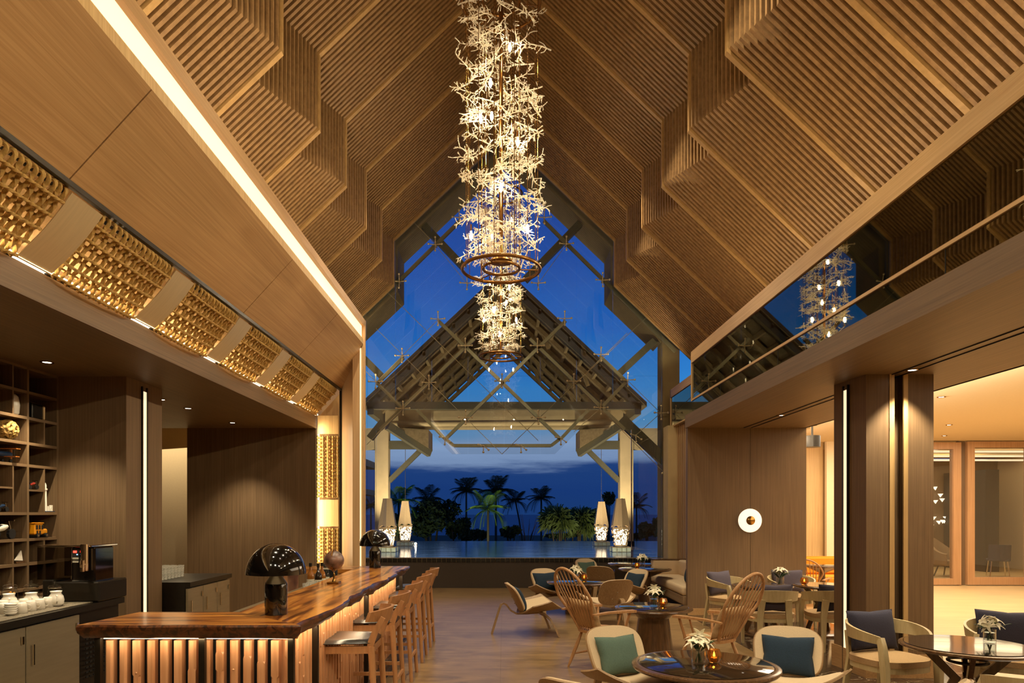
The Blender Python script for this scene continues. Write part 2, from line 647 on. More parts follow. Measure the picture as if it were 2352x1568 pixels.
def place(proto, used, loc, rz, label=None, group=None, rot=None):
    """first call moves the prototype itself, later calls copy it"""
    o = proto if not used else copy_tree(proto)
    used.append(1)
    o.location = loc
    o.rotation_euler = rot if rot else (0, 0, rz)
    if label:
        o['label'] = label
    if group:
        o['group'] = group
    return o


def at(px, py, Y):
    """world point that the photograph's survey puts at distance Y"""
    return V(((px - 1158) / 1568 * Y, Y, EYE + (1180 - py) / 1568 * Y))


def facing(dx, dy):
    """rotation that turns local +Y to (dx, dy)"""
    return math.atan2(-dx, dy)


def sbox(name, a, b, mat, parent=None, label=None):
    o = MB().box(a, b).build(name, mat, parent)
    if parent is None:
        o['kind'] = 'structure'
    return o


# ------------------------------------------------------------------ floor
def floor_mat():
    m, t, b = new_mat('polished_tan_floor')
    tc = t.nodes.new('ShaderNodeTexCoord')
    mp = t.nodes.new('ShaderNodeMapping')
    mp.inputs['Rotation'].default_value = (0, 0, R(35))
    mp.inputs['Scale'].default_value = (0.9, 3.6, 1)
    n1 = t.nodes.new('ShaderNodeTexNoise')
    n1.inputs['Scale'].default_value = 1.6
    n1.inputs['Detail'].default_value = 8
    n1.inputs['Roughness'].default_value = 0.65
    n1.inputs['Distortion'].default_value = 1.4
    rp = t.nodes.new('ShaderNodeValToRGB')
    rp.color_ramp.elements[0].position = 0.3
    rp.color_ramp.elements[1].position = 0.7
    rp.color_ramp.elements[0].color = rgba('#6b5438')
    rp.color_ramp.elements[1].color = rgba('#987a52')
    t.links.new(tc.outputs['Object'], mp.inputs[0])
    t.links.new(mp.outputs[0], n1.inputs['Vector'])
    t.links.new(n1.outputs['Fac'], rp.inputs[0])
    t.links.new(rp.outputs[0], b.inputs['Base Color'])
    b.inputs['Roughness'].default_value = 0.33
    return m


def marble_mat():
    m, t, b = new_mat('dark_veined_marble')
    tc = t.nodes.new('ShaderNodeTexCoord')
    n1 = t.nodes.new('ShaderNodeTexNoise')
    n1.inputs['Scale'].default_value = 1.4
    n1.inputs['Detail'].default_value = 6
    n1.inputs['Distortion'].default_value = 2.5
    a = t.nodes.new('ShaderNodeMath')
    a.operation = 'SUBTRACT'
    a.inputs[1].default_value = 0.5
    ab = t.nodes.new('ShaderNodeMath')
    ab.operation = 'ABSOLUTE'
    rp = t.nodes.new('ShaderNodeValToRGB')
    rp.color_ramp.elements[0].position = 0.0
    rp.color_ramp.elements[1].position = 0.02
    rp.color_ramp.elements[0].color = rgba('#8f7f68')
    rp.color_ramp.elements[1].color = rgba('#3a2c21')
    t.links.new(tc.outputs['Object'], n1.inputs['Vector'])
    t.links.new(n1.outputs['Fac'], a.inputs[0])
    t.links.new(a.outputs[0], ab.inputs[0])
    t.links.new(ab.outputs[0], rp.inputs[0])
    t.links.new(rp.outputs[0], b.inputs['Base Color'])
    b.inputs['Roughness'].default_value = 0.12
    return m


M['floor'] = floor_mat()
M['marble'] = marble_mat()
M['lobby_floor'] = wood('cream_striped_floor', '#b89a6c', '#d3b685', 'x', 25, 0.6, 0.35, 0.0)
fl = thing('floor', kind='structure')
# tan floor in large square tiles with fine joints, built one by one where the room is open
for i in range(4):
    for j in range(11):
        x0, y0 = -3.16 + i * 1.56, -1.4 + j * 1.56
        MB().box((x0 + 0.0006, y0 + 0.0006, -0.05), (x0 + 1.5594, min(y0 + 1.5594, 15.7), 0)).build('tile', 'floor', fl)
sbox('tile_bed', (-9, -4.2, -0.12), (16, 15.75, -0.005), 'pool_wall', fl)
MB().box((-9, -4.2, -0.05), (-3.165, 15.7, 0)).build('bar_floor', 'floor', fl)
MB().box((-3.16, -4.2, -0.05), (5.09, -1.4, 0)).build('rear_floor', 'floor', fl)
for j in range(13):
    y0 = -1.4 + j * 1.0
    for x0, x1 in ((3.085, 4.1), (4.105, 5.09)):
        MB().box((x0, y0 + 0.002, -0.05), (x1, y0 + 0.998, 0.001)).build('marble_tile', 'marble', fl)
MB().box((3.085, 11.6, -0.05), (5.09, 15.7, 0)).build('alcove_floor', 'floor', fl)
MB().box((5.095, -4.2, -0.05), (16, 26, 0.0)).build('lobby_floor', 'lobby_floor', fl)

# ------------------------------------------------------------------ slatted roof
DG = 15.7
S0 = 0.955
BAY = 1.58
PITCH = 0.099


def roof_profile(s, side, drop=0.0):
    """cross-section at s metres from the far end of its bay: apex, upper knee, lower knee, eave"""
    xk = 2.52 + 0.20 * s
    zu = 8.0 - 0.21 * s - drop
    zl = 6.97 - 0.21 * s - drop
    xe = 5.3
    return [(0, zu + S0 * xk), (side * xk, zu), (side * xk, zl), (side * xe, zl - S0 * (xe - xk))]


def offset_profile(pr, side, h):
    """moves the profile up and outwards by h"""
    th = math.atan(S0)
    nx, nz = math.sin(th), math.cos(th)
    k = h / math.cos((PI / 2 - th) / 2) if False else h
    t = math.tan((PI / 2 - th) / 2)
    (x0, z0), (x1, z1), (x2, z2), (x3, z3) = pr
    return [(x0, z0 + h / nz), (x1 + side * h, z1 + h * t), (x2 + side * h, z2 + h * t), (x3 + side * h * nx, z3 + h * nz)]


ceil = thing('ceiling', kind='structure')
bays = [DG - BAY * i for i in range(9)]
for side in (-1, 1):
    for bi, yb in enumerate(bays):
        n = 16
        for j in range(n):
            s = j * PITCH
            y1 = yb - s
            first = j == 0
            pr = roof_profile(s, side, 0.035 if first else 0.0)
            q = offset_profile(pr, side, 0.13 if first else 0.09)
            w = 0.075 if first else 0.05
            vs = []
            for yy in (y1, y1 - w):
                vs += [(x, yy, z) for x, z in pr] + [(x, yy, z) for x, z in q]
            fs = []
            for a in range(3):
                fs.append((a, a + 1, a + 9, a + 8))          # underside
                fs.append((a, a + 4, a + 5, a + 1))          # far face
                fs.append((a + 8, a + 9, a + 13, a + 12))    # near face
            fs.append((3, 7, 15, 11))
            MB().add(vs, fs).build('slat', 'slat_edge' if first else 'slat', ceil)
        a0 = offset_profile(roof_profile(0, side), side, 0.085)
        a1 = offset_profile(roof_profile(BAY, side), side, 0.085)
        vs = [(x, yb, z) for x, z in a0] + [(x, yb - BAY, z) for x, z in a1]
        MB().add(vs, [(i, i + 1, i + 5, i + 4) for i in range(3)]).build('backing', 'slat_back', ceil)
    # outer shell that keeps the dusk out
    a0 = offset_profile(roof_profile(0, side), side, 0.45)
    a1 = offset_profile(roof_profile(0, side), side, 0.55)
    vs = [(x, y, z) for y in (DG + 0.05, -4.2) for x, z in a0 + a1]
    fs = []
    for i in range(3):
        fs += [(i, i + 1, i + 9, i + 8), (i + 4, i + 12, i + 13, i + 5)]
        fs += [(i, i + 4, i + 5, i + 1), (i + 8, i + 9, i + 13, i + 12)]
    fs.append((3, 11, 15, 7))
    MB().add(vs, fs).build('roof_deck', 'concrete', ceil)
    # closing face at the gable between slats and deck
    b0 = roof_profile(0, side, 0.03)
    b1 = offset_profile(roof_profile(0, side), side, 0.5)
    vs = [(x, y, z) for y in (DG + 0.005, DG + 0.045) for x, z in b0 + b1]
    fs = []
    for i in range(3):
        fs += [(i, i + 1, i + 5, i + 4), (i + 8, i + 12, i + 13, i + 9), (i, i + 8, i + 9, i + 1)]
    MB().add(vs, fs).build('gable_trim', 'truss', ceil)

# flat slab over the bar and over the right-hand aisle, rear wall, outer walls
sbox('trim_1', (-9, -4.2, 3.15), (-3.17, 11.54, 3.345), 'veneer_y')
sbox('trim_2', (3.08, -4.2, 3.15), (5.09, 11.5, 3.35), 'veneer_y')
sbox('trim_3', (-9.1, -4.2, 3.5), (-3.4, 15.7, 3.6), 'veneer_y')
sbox('wall_rear', (-9, -4.3, 0), (16, -4.2, 12), 'veneer_z')
sbox('wall_left', (-9.1, -4.2, 0), (-9, 15.7, 4.4), 'veneer_z')
MB().box((-6.2, -4.2, 3.6), (-5.5, 15.7, 4.9)).build('wall_left_upper', 'veneer_z')['kind'] = 'structure'
# sunken track grooves in the aisle soffit
for xg in (4.02, 4.14):
    g = sbox('trim_4' if xg < 4.1 else 'trim_5', (xg, -4, 3.140), (xg + 0.012, 11.45, 3.152), 'dark_metal')

# ------------------------------------------------------------------ left: folded oak portal over the bar with its lit rim
# profile across the fold: t=0 inner edge, then outer lip
D1, D2 = 11.54, 10.8


def top_pt(y, t):
    if t <= 0.42:
        u = t / 0.42
        return V((-3.17 + 0.39 * u, y, 3.345 + 0.44 * u))
    u = (t - 0.42) / 0.58
    return V((-2.78 + 0.55 * u, y, 3.785 + 0.60 * u))


def side_pt(z, t):
    if t <= 0.42:
        u = t / 0.42
        return V((-3.17 + 0.39 * u, D1 + 0.05 * u, z))
    u = (t - 0.42) / 0.58
    return V((-2.78 + 0.55 * u, D1 + 0.05 - (D1 + 0.05 - D2) * u, z))


def corner_pt(t):
    return V((top_pt(0, t).x, side_pt(0, t).y, top_pt(0, t).z))


portal = thing('wall_left_portal', kind='structure')
# sloped panels between the seams, each its own piece
seams = [-4.2, -0.6, 2.0, 4.32, 7.2, 9.15]
for a in range(len(seams)):
    y0 = seams[a] + 0.006
    last = a == len(seams) - 1
    c0, c1 = corner_pt(0.42), corner_pt(1.0)
    p = [top_pt(y0, 0.42), top_pt(y0, 1.0)]
    if last:
        p += [c1, c0]
    else:
        p += [top_pt(seams[a + 1] - 0.006, 1.0), top_pt(seams[a + 1] - 0.006, 0.42)]
    MB().poly(p, (-0.05, 0, 0.05)).build('oak_panel', 'oak_y', portal)
# upright panel of the fold
p = [corner_pt(0.42), corner_pt(1.0), side_pt(0, 1.0), side_pt(0, 0.42)]
MB().poly(p, (-0.03, 0.05, 0)).build('oak_panel', 'oak_z', portal)
# backing of the rope band (bright oak), sunk behind the ropes
p = [top_pt(-4.2, 0) + V((-0.07, 0, 0.07)), top_pt(-4.2, 0.42) + V((-0.07, 0, 0.07)), corner_pt(0.42) + V((-0.07, 0, 0.07)), corner_pt(0) + V((-0.07, 0, 0.07))]
MB().poly(p, (-0.03, 0, 0.03)).build('band_backing', 'light_z', portal)
p = [corner_pt(0) + V((0, 0.08, 0)), corner_pt(0.42) + V((0, 0.08, 0)), side_pt(0, 0.42) + V((0, 0.08, 0)), side_pt(0, 0) + V((0, 0.08, 0))]
MB().poly(p, (0, 0.03, 0)).build('band_backing', 'light_z', portal)
# rim: lip, light channel, outer edge (top run)
YC = D2
MB().box((-2.25, -4.2, 4.385), (-2.23, YC, 4.47)).build('rim_lip', 'light_z', portal)
MB().box((-2.29, -4.2, 4.47), (-2.275, YC + 0.06, 4.70)).build('led_strip', 'led', portal)
MB().box((-2.42, -4.2, 4.70), (-2.225, YC + 0.13, 4.80)).build('rim_edge', 'oak_y', portal)
MB().box((-2.60, -4.2, 4.38), (-2.40, YC + 0.1, 4.80)).build('rim_back', 'oak_y', portal)
# upright run of the rim
MB().box((-2.29, YC + 0.03, 0), (-2.275, YC + 0.10, 4.70)).build('led_strip', 'led', portal)
MB().box((-2.42, YC + 0.10, 0), (-2.225, YC + 0.18, 4.80)).build('rim_edge', 'oak_z', portal)
MB().box((-2.25, YC - 0.0, 0), (-2.232, YC + 0.03, 4.44)).build('rim_lip', 'light_z', portal)
# wall running on from the portal to the glass
MB().box((-3.4, D1 + 0.15, 0), (-3.2, 15.7, 5.9)).build('return_wall', 'oak_z', portal)
# dark frame beside the ropes
MB().bar(top_pt(-4.2, 0.44) + V((0, 0, -0.01)), corner_pt(0.44) + V((0, 0, -0.01)), 0.035, 0.035).build('dark_frame', 'dark_metal', portal)
MB().bar(corner_pt(0.44) + V((0, -0.02, 0)), side_pt(0, 0.44) + V((0, -0.02, 0)), 0.04, 0.03).build('dark_frame', 'dark_metal', portal)
MB().bar(top_pt(-4.2, 0.03) + V((-.03, 0, 0.0)), corner_pt(0.03) + V((-.03, 0, 0.0)), 0.05, 0.02).build('led_strip', 'led_hot', portal)
MB().bar(corner_pt(0.02) + V((0, 0.05, -0.05)), side_pt(0, 0.02) + V((0, 0.05, 0)), 0.02, 0.03).build('led_strip', 'led_hot', portal)
# fascia under the band
MB().box((-3.19, -4.2, 3.14), (-3.165, D1, 3.348)).build('fascia', 'veneer_y', portal)


def twist_prof(r):
    return [(r * (1.0 if i % 2 else 0.84) * math.cos(2 * PI * i / 6), r * (1.0 if i % 2 else 0.84) * math.sin(2 * PI * i / 6)) for i in range(6)]


def rope_mesh(path, length, r, name='rope'):
    """laid three-strand rope that follows path(0..1)"""
    n = max(12, int(length / 0.0125))
    return MB().sweep([path(i / n) for i in range(n + 1)], twist_prof(r), twist=0.42)


def rope_screen(label, O, A, B, N, la, lb, along_top, group):
    """O origin corner, A unit along the band, B unit across it, N towards the room"""
    t = thing('rope_screen', label, 'screen', O, group=group)
    rnd = random.Random(int(la * 1000) + int(O.y * 100) + int(O.z * 37))

    def pt(a, b, n):
        bulge = 0.055 * max(0, 4 * (a / la) * (1 - a / la)) ** 0.6 if along_top else 0.02
        return A * a + B * b + N * (n + bulge)
    nc = int(la / 0.060)
    for i in range(nc):
        a = (i + 0.5) * la / nc + rnd.uniform(-0.006, 0.006)
        ph = (i % 2) * PI

        def path(f):
            if f < 0.88:
                b_ = lb * f / 0.88
                return pt(a, b_, 0.0 + 0.006 * math.sin(b_ / lb * 8.5 * PI + ph))
            q = (f - 0.88) / 0.12 * PI      # loop round the rod at the top edge
            return pt(a, lb * (1.0 + 0.075 * math.sin(q)), 0.004 + 0.028 * (math.cos(q) - 1) + 0.0)
        rope_mesh(path, lb * 1.25, 0.0155).build('rope', 'rope', t, smooth=60)
    nl = 9
    for k in range(nl):
        b_ = lb * (0.05 + 0.87 * k / (nl - 1))
        if k % 2 == 0:
            rope_mesh(lambda f, b_=b_: pt(la * f, b_, 0.026), la, 0.0125).build('rope', 'rope', t, smooth=60)
        else:
            rope_mesh(lambda f, b_=b_, k=k: pt(la * f, b_, -0.022 + 0.004 * math.sin(f * PI * nc + k)), la, 0.0125).build('rope', 'rope', t, smooth=60)
    MB().tube([pt(0, lb * 1.02, -0.012) - N * 0.0, pt(la, lb * 1.02, -0.012)], 0.016, 8).build('rod', 'dark_metal', t)
    MB().tube([pt(0, lb * 0.0, -0.012), pt(la, lb * 0.0, -0.012)], 0.012, 8).build('rod', 'dark_metal', t)
    return t


A_ = V((0, 1, 0))
B_ = (top_pt(0, 0.42) - top_pt(0, 0))
LB = B_.length
B_.normalize()
N_ = V((B_.z, 0, -B_.x))
names = ['nearest to the camera, cut by the photo edge', 'second along the bar from the camera', 'third along the bar from the camera', 'fourth along the bar from the camera', 'fifth along the bar, before the corner', 'last one before the bar corner']
k = 0
for i in range(6):
    y0 = 3.33 + 1.39 * i
    y1 = y0 + 1.045
    if i == 5:
        y1 = 11.36
    rope_screen('woven manila rope screen over the bar, ' + names[i], top_pt(y0, 0) + B_ * 0.015, A_, B_, N_, y1 - y0, LB * 0.88, True, 'rope screens above the bar')
    # copper-toned plate between two screens
    z = MB()
    q0 = top_pt(y1 + 0.005, 0.02)
    z.grid(lambda u, v: q0 + A_ * (0.335 * u) + B_ * (LB * 0.93 * v) + N_ * (0.02 + 0.02 * math.sin(PI * v)), 2, 8, thick=0.006)
    if i < 5:
        tag(z.build('metal_plate', 'plate', smooth=40), 'pale flat plate between rope screens, ' + ['nearest the camera', 'second from the camera', 'third from the camera', 'fourth from the camera', 'farthest one above the bar'][i], 'plate', 'plates between the rope screens')
AV, BV, NV = V((0, 0, 1)), V((0.992, 0.126, 0)), V((0.126, -0.992, 0))
for z0, z1, nm in ((1.63, 2.02 + 0.34, 'tall rope screen on the bar upright at mid height'), (0.35, 1.46, 'lower rope screen on the bar upright, above the counter end')):
    if z0 > 1.5:
        z0, z1 = 1.97, 3.02
    o = rope_screen(nm, side_pt(z0, 0) + BV * 0.01, AV, BV, NV, z1 - z0, 0.37, False, 'rope screens on the upright')
tag(MB().box((-3.15, D1 - 0.015, 1.49), (-2.80, D1 - 0.005, 1.94)).build('metal_plate', 'light_z'), 'pale wooden plate between the two upright rope screens', 'plate')
tag(MB().box((-3.15, D1 - 0.015, 3.05), (-2.80, D1 - 0.005, 3.36)).build('metal_plate', 'light_z'), 'pale wooden plate above the upper upright rope screen', 'plate')

# ------------------------------------------------------------------ left: back of the bar
bw = thing('wall_back_left', kind='structure')
MB().box((-5.36, D1, 0), (-3.165, D1 + 0.12, 3.15)).build('veneer_panel', 'veneer_z', bw)
MB().box((-9, 13.6, 0), (-5.0, 13.7, 3.5)).build('cream_wall', 'ceiling_cream', bw)
MB().box((-5.55, 12.9, 0), (-5.38, 13.6, 3.0)).build('cream_pier', 'light_z', bw)
MB().box((-9, D1, 3.44), (-3.3, 13.6, 3.5)).build('cream_soffit', 'ceiling_cream', bw)


def column(label, pts, z1, side, ledy, ledx):
    t = thing('column', label, 'column')
    MB().poly([(x, y, 0) for x, y in pts], (0, 0, z1)).build('veneer_cladding', 'veneer_z', t)
    MB().box((ledx - 0.012, ledy - 0.035, 0.10 if side > 0 else 0.0), (ledx + 0.012, ledy + 0.035, 3.05)).build('led_strip', 'led', t)
    for d in (-0.05, 0.05):
        MB().box((ledx - 0.018, ledy + d - 0.008, 0.0), (ledx + 0.018, ledy + d + 0.008, 3.10)).build('trim_strip', 'dark_metal', t)
    return t


cl = column('brown veneered column beside the display shelves with a lit strip', [(-5.2, 7.2), (-3.985, 7.2), (-3.985, 7.95), (-5.2, 7.95)], 3.15, -1, 7.55, -3.985)
cr = column('brown veneered column right of the dining tables with a lit strip', [(3.76, 7.09), (4.05, 7.09), (4.05, 7.25), (4.19, 7.25), (4.19, 7.09), (4.46, 7.09), (4.46, 7.7), (3.72, 7.7)], 3.15, 1, 7.45, 3.733)
MB().box((4.00, 7.082, 0), (4.05, 7.10, 3.15)).build('pale_edge', 'light_z', cr)
MB().box((4.145, 7.082, 0), (4.19, 7.10, 3.15)).build('pale_edge', 'light_z', cr)
MB().box((4.052, 7.24, 0), (4.11, 7.251, 3.15)).build('dark_groove', 'black', cr)
MB().poly([(3.70, 7.72, 0), (3.745, 7.07, 0), (3.76, 7.08, 0), (3.73, 7.72, 0)], (0, 0, 0.24)).build('baseboard', 'oak_y', cr)
MB().poly([(3.74, 7.065, 0), (4.47, 7.065, 0), (4.47, 7.09, 0), (3.74, 7.09, 0)], (0, 0, 0.24)).build('baseboard', 'oak_y', cr)

# ------------------------------------------------------------------ right: veneered wall, mirror band, beams
wr = thing('wall_right', kind='structure')
MB().box((3.09, 11.5, 0), (4.147, 11.6, 3.15)).build('veneer_panel', 'veneer_z', wr)
MB().box((4.153, 11.5, 0), (5.09, 11.6, 3.15)).build('veneer_panel', 'veneer_z', wr)
MB().box((4.14, 11.53, 0), (4.16, 11.61, 3.15)).build('joint', 'black', wr)
MB().box((5.05, 11.6, 0), (5.09, 12.3, 3.15)).build('veneer_panel', 'veneer_z', wr)
MB().box((3.09, 11.48, 0), (5.09, 11.5, 0.11)).build('baseboard', 'oak_y', wr)
MB().box((3.05, -4.2, 3.145), (3.085, 11.52, 3.36)).build('fascia', 'veneer_y', wr)
MB().box((3.085, -4.2, 3.35), (3.2, 11.5, 3.37)).build('ledge', 'veneer_y', wr)
mr = MB().box((3.17, -4.2, 3.37), (3.20, 11.5, 4.24))
mr.build('mirror', 'mirror', wr)
MB().box((3.155, -4.2, 3.605), (3.172, 11.5, 3.635)).build('mirror_rail', 'oak_beam', wr)
MB().box((3.15, -4.2, 4.24), (3.60, 11.5, 4.43)).build('beam', 'oak_beam', wr)
MB().box((3.15, 11.5, 3.60), (3.62, 11.52, 4.43)).build('beam_end', 'light_z', wr)
MB().box((3.60, -4.2, 3.35), (3.66, 11.5, 4.43)).build('beam_back', 'oak_y', wr)
for yy in (4.9, 7.9, 10.0):
    MB().box((3.167, yy, 3.37), (3.171, yy + 0.006, 3.6)).build('mirror_joint', 'black', wr)
# recess beside the glass: second mirror box and slatted oak wall
MB().box((3.78, 11.6, 4.34), (4.0, 15.55, 4.52)).build('beam', 'oak_y', wr)
MB().box((3.80, 11.6, 3.69), (3.84, 15.55, 4.34)).build('mirror', 'mirror', wr)
MB().box((3.78, 11.6, 3.66), (3.95, 15.55, 3.69)).build('mirror_rail', 'light_z', wr)
MB().box((3.78, 15.52, 3.66), (3.84, 15.56, 4.52)).build('beam_end', 'light_z', wr)
MB().box((3.95, 11.6, 0), (4.05, 15.7, 4.36)).build('back_wall', 'oak_z', wr)
MB().box((4.0, 11.6, 4.36), (4.4, 15.7, 4.42)).build('ledge', 'oak_y', wr)
for i in range(20):
    y0 = 12.1 + i * 0.16
    MB().box((3.86, y0, 0), (3.95, y0 + 0.08, 3.66)).build('upright_slat', 'oak_z', wr)
MB().box((3.66, 15.25, 0), (3.95, 15.7, 3.68)).build('pier', 'stucco', wr)
MB().box((3.96, 11.60, 3.15), (5.2, 15.7, 3.3)).build('alcove_soffit', 'ceiling_cream', wr)
COLX = 5.09
MB().box((4.35, 11.6, 4.36), (4.45, 15.7, 5.5)).build('upper_wall', 'oak_z', wr)
MB().box((3.66, -4.2, 3.5), (5.4, 11.6, 3.6)).build('aisle_deck', 'veneer_y', wr)
MB().box((5.3, -4.2, 3.5), (5.4, 15.7, 5.3)).build('outer_wall', 'veneer_z', wr)

# ------------------------------------------------------------------ lobby to the right
lb = thing('wall_lobby', kind='structure')
MB().box((5.09, -4.2, 3.44), (16, 18.5, 3.5)).build('lobby_ceiling', 'ceiling_cream', lb)
MB().box((5.05, -4.2, 3.15), (5.10, 11.6, 3.46)).build('soffit_edge', 'veneer_y', lb)
MB().box((15.9, -4.2, 0), (16, 26, 3.6)).build('side_wall', 'ceiling_cream', lb)


def glazed_frame(n, x0, x1, y, z1, fr, sill):
    w = thing('window_%d' % n, kind='structure')
    MB().box((x0, y, 0.02), (x0 + fr, y + 0.14, z1)).build('frame_post', 'orange_z', w)
    MB().box((x1 - fr, y, 0.02), (x1, y + 0.14, z1)).build('frame_post', 'orange_z', w)
    MB().box((x0 + fr, y, z1 - fr * 0.85), (x1 - fr, y + 0.14, z1)).build('frame_rail', 'orange_z', w)
    MB().box((x0 + fr, y, 0.02), (x1 - fr, y + 0.14, sill)).build('frame_rail', 'orange_z', w)
    MB().box((x0 + fr, y + 0.06, sill), (x1 - fr, y + 0.07, z1 - fr * 0.85)).build('pane', 'glass_pane', w)
    return w


YL = 16.2
glazed_frame(2, 9.6, 10.85, YL, 3.40, 0.19, 0.17)
glazed_frame(3, 11.0, 12.6, YL, 3.42, 0.17, 0.20)
MB().box((10.85, YL + 0.1, 0), (11.0, YL + 0.2, 3.44)).build('dark_jamb', 'veneer_z', lb)
MB().box((8.9, YL, 0), (9.6, YL + 0.2, 3.44)).build('pier', 'orange_z', lb)
MB().box((12.6, YL, 0), (16, YL + 0.2, 3.44)).build('pier', 'orange_z', lb)
MB().box((9.0, 22.0, 0), (16, 22.1, 3.4)).build('far_wall', 'veneer_z', lb)
MB().box((9.0, YL + 0.2, 3.5), (16, 22.1, 3.56)).build('far_soffit', 'ceiling_cream', lb)
for i in range(4):
    MB().box((9.2, 17.2 + i * 1.1, 3.40 - i * 0.03), (15.8, 17.5 + i * 1.1, 3.43 - i * 0.03)).build('light_ribbon', 'led', lb)
MB().box((14.1, 20.0, 0), (14.5, 21.9, 3.0)).build('dark_pier', 'black', lb)
# cream wall panels seen through the gap beside the column
for i, (x0, x1, y, mt) in enumerate(((7.0, 7.75, 16.6, 'light_z'), (7.75, 8.2, 16.4, 'ceiling_cream'), (8.2, 8.45, 16.6, 'oak_z'))):
    MB().box((x0, y, 0), (x1, y + 0.1, 3.44)).build('cream_panel', mt, lb)
MB().box((5.09, 18.5, 0), (9.0, 18.6, 3.5)).build('side_wall', 'light_z', lb)
MB().box((5.09, 12.3, 0), (5.15, 18.5, 3.5)).build('side_wall', 'light_z', lb)


# ------------------------------------------------------------------ furniture prototypes
def superell(u, n):
    return math.copysign(abs(u) ** (2 / n), u)


def pillow_mesh(w, h, t, mat, name='pillow'):
    def fn(sgn):
        def g(u, v):
            a, b = 2 * u - 1, 2 * v - 1
            th = max(0, (1 - abs(a) ** 2.6) * (1 - abs(b) ** 2.6)) ** 0.45
            pinch = 1 - 0.10 * (1 - abs(a * b) ** 0.8) * max(abs(a), abs(b)) ** 3
            return (a * w / 2 * pinch, sgn * t / 2 * th, h / 2 + b * h / 2 * pinch)
        return g
    m = MB()
    m.grid(fn(1), 16, 16)
    m.grid(fn(-1), 16, 16, flip=True)
    me = m.mesh(name)
    bm = bmesh.new()
    bm.from_mesh(me)
    bmesh.ops.remove_doubles(bm, verts=bm.verts[:], dist=0.0005)
    bmesh.ops.recalc_face_normals(bm, faces=bm.faces[:])
    bm.to_mesh(me)
    bm.free()
    me.shade_smooth()
    me.materials.append(M[mat])
    return me


def pillow(label, mat, loc, rz, tilt, w=0.44, h=0.36, t=0.15, group=None):
    key = (mat, w, h, t)
    if key not in pillow_cache:
        pillow_cache[key] = pillow_mesh(w, h, t, mat)
    o = link('pillow', pillow_cache[key], None, None, loc)
    o.rotation_euler = (tilt, 0, rz)
    return tag(o, label, 'pillow', group)


pillow_cache = {}


# --- three-legged shell lounge chair, faces local +Y
def shell_chair(label, fabric):
    t = thing('shell_lounge_chair', label, 'chair')

    def seat(u, v):
        a = 2 * u - 1
        x = a * 0.45
        front = 0.40 - 0.22 * a * a
        rear = -0.24 + 0.16 * a * a
        y = rear + (front - rear) * v
        z = 0.305 + 0.145 * abs(a) ** 2.3 + 0.045 * (v - 0.3) + 0.025 * v * v
        return (x, y, z)
    MB().grid(seat, 18, 8, thick=0.016).build('seat', 'ply', t, smooth=50)

    def seat_pad(u, v):
        a = (2 * u - 1)
        p = V(seat(0.5 + a * 0.44, 0.05 + 0.88 * v))
        e = max(0, (1 - abs(a) ** 6) * (1 - abs(2 * v - 1) ** 6)) ** 0.4
        return p + V((0, 0, 0.010 + 0.018 * e))
    MB().grid(seat_pad, 18, 10, thick=0.012).build('seat_pad', fabric, t, smooth=50)

    def backp(a, b, off):
        # a,b in -1..1 on a rounded outline
        r = max(abs(a), abs(b), 1e-6)
        ang = math.atan2(b, a)
        n = 3.4
        cx, cy = math.cos(ang), math.sin(ang)
        k = (abs(cx) ** n + abs(cy) ** n) ** (-1 / n)
        X, Z = r * k * cx, r * k * cy
        wdt = 0.275 * (1 + 0.05 * Z)
        x = X * wdt
        s = 0.235 * (Z + 1)
        y = -0.20 - 0.40 * s - 0.10 * s * s + 0.9 * x * x + off * 0.93
        z = 0.315 + 0.86 * s + off * 0.36
        return (x, y, z)

    def square(fn, n):
        return lambda u, v: fn(2 * u - 1, 2 * v - 1)
    MB().grid(lambda u, v: backp(2 * u - 1, 2 * v - 1, 0), 16, 16, thick=0.014).build('backrest', 'ply', t, smooth=50)
    MB().grid(lambda u, v: backp((2 * u - 1) * 0.965, (2 * v - 1) * 0.965, 0.018), 16, 16, thick=0.02).build('back_pad', fabric, t, smooth=50)
    # front arch of bent plywood
    pts = [(-0.37, 0.30, 0.0), (-0.345, 0.25, 0.12), (-0.31, 0.19, 0.23), (-0.25, 0.13, 0.29), (-0.12, 0.08, 0.305), (0, 0.07, 0.305), (0.12, 0.08, 0.305), (0.25, 0.13, 0.29), (0.31, 0.19, 0.23), (0.345, 0.25, 0.12), (0.37, 0.30, 0.0)]
    MB().strip(pts, 0.075, 0.026, up=(0, 1, 0.3)).build('front_leg', 'ply', t, smooth=40)
    pts = [(0, -0.60, 0.0), (0, -0.54, 0.2), (0, -0.49, 0.36), (0, -0.465, 0.42), (0, -0.43, 0.435), (0, -0.39, 0.41), (0, -0.33, 0.33), (0, -0.25, 0.285), (0, -0.1, 0.285), (0, 0.12, 0.30)]
    MB().strip(pts, 0.024, 0.07, up=(1, 0, 0)).build('rear_leg', 'ply', t, smooth=40)
    for x, z in ((0.07, 0.42), (-0.07, 0.42), (0, 0.52)):
        s = (z - 0.315) / 0.86
        MB().ball((x, -0.20 - 0.40 * s - 0.1 * s * s - 0.012, z), 0.008, 4).build('screw', 'steel', t)
    return t


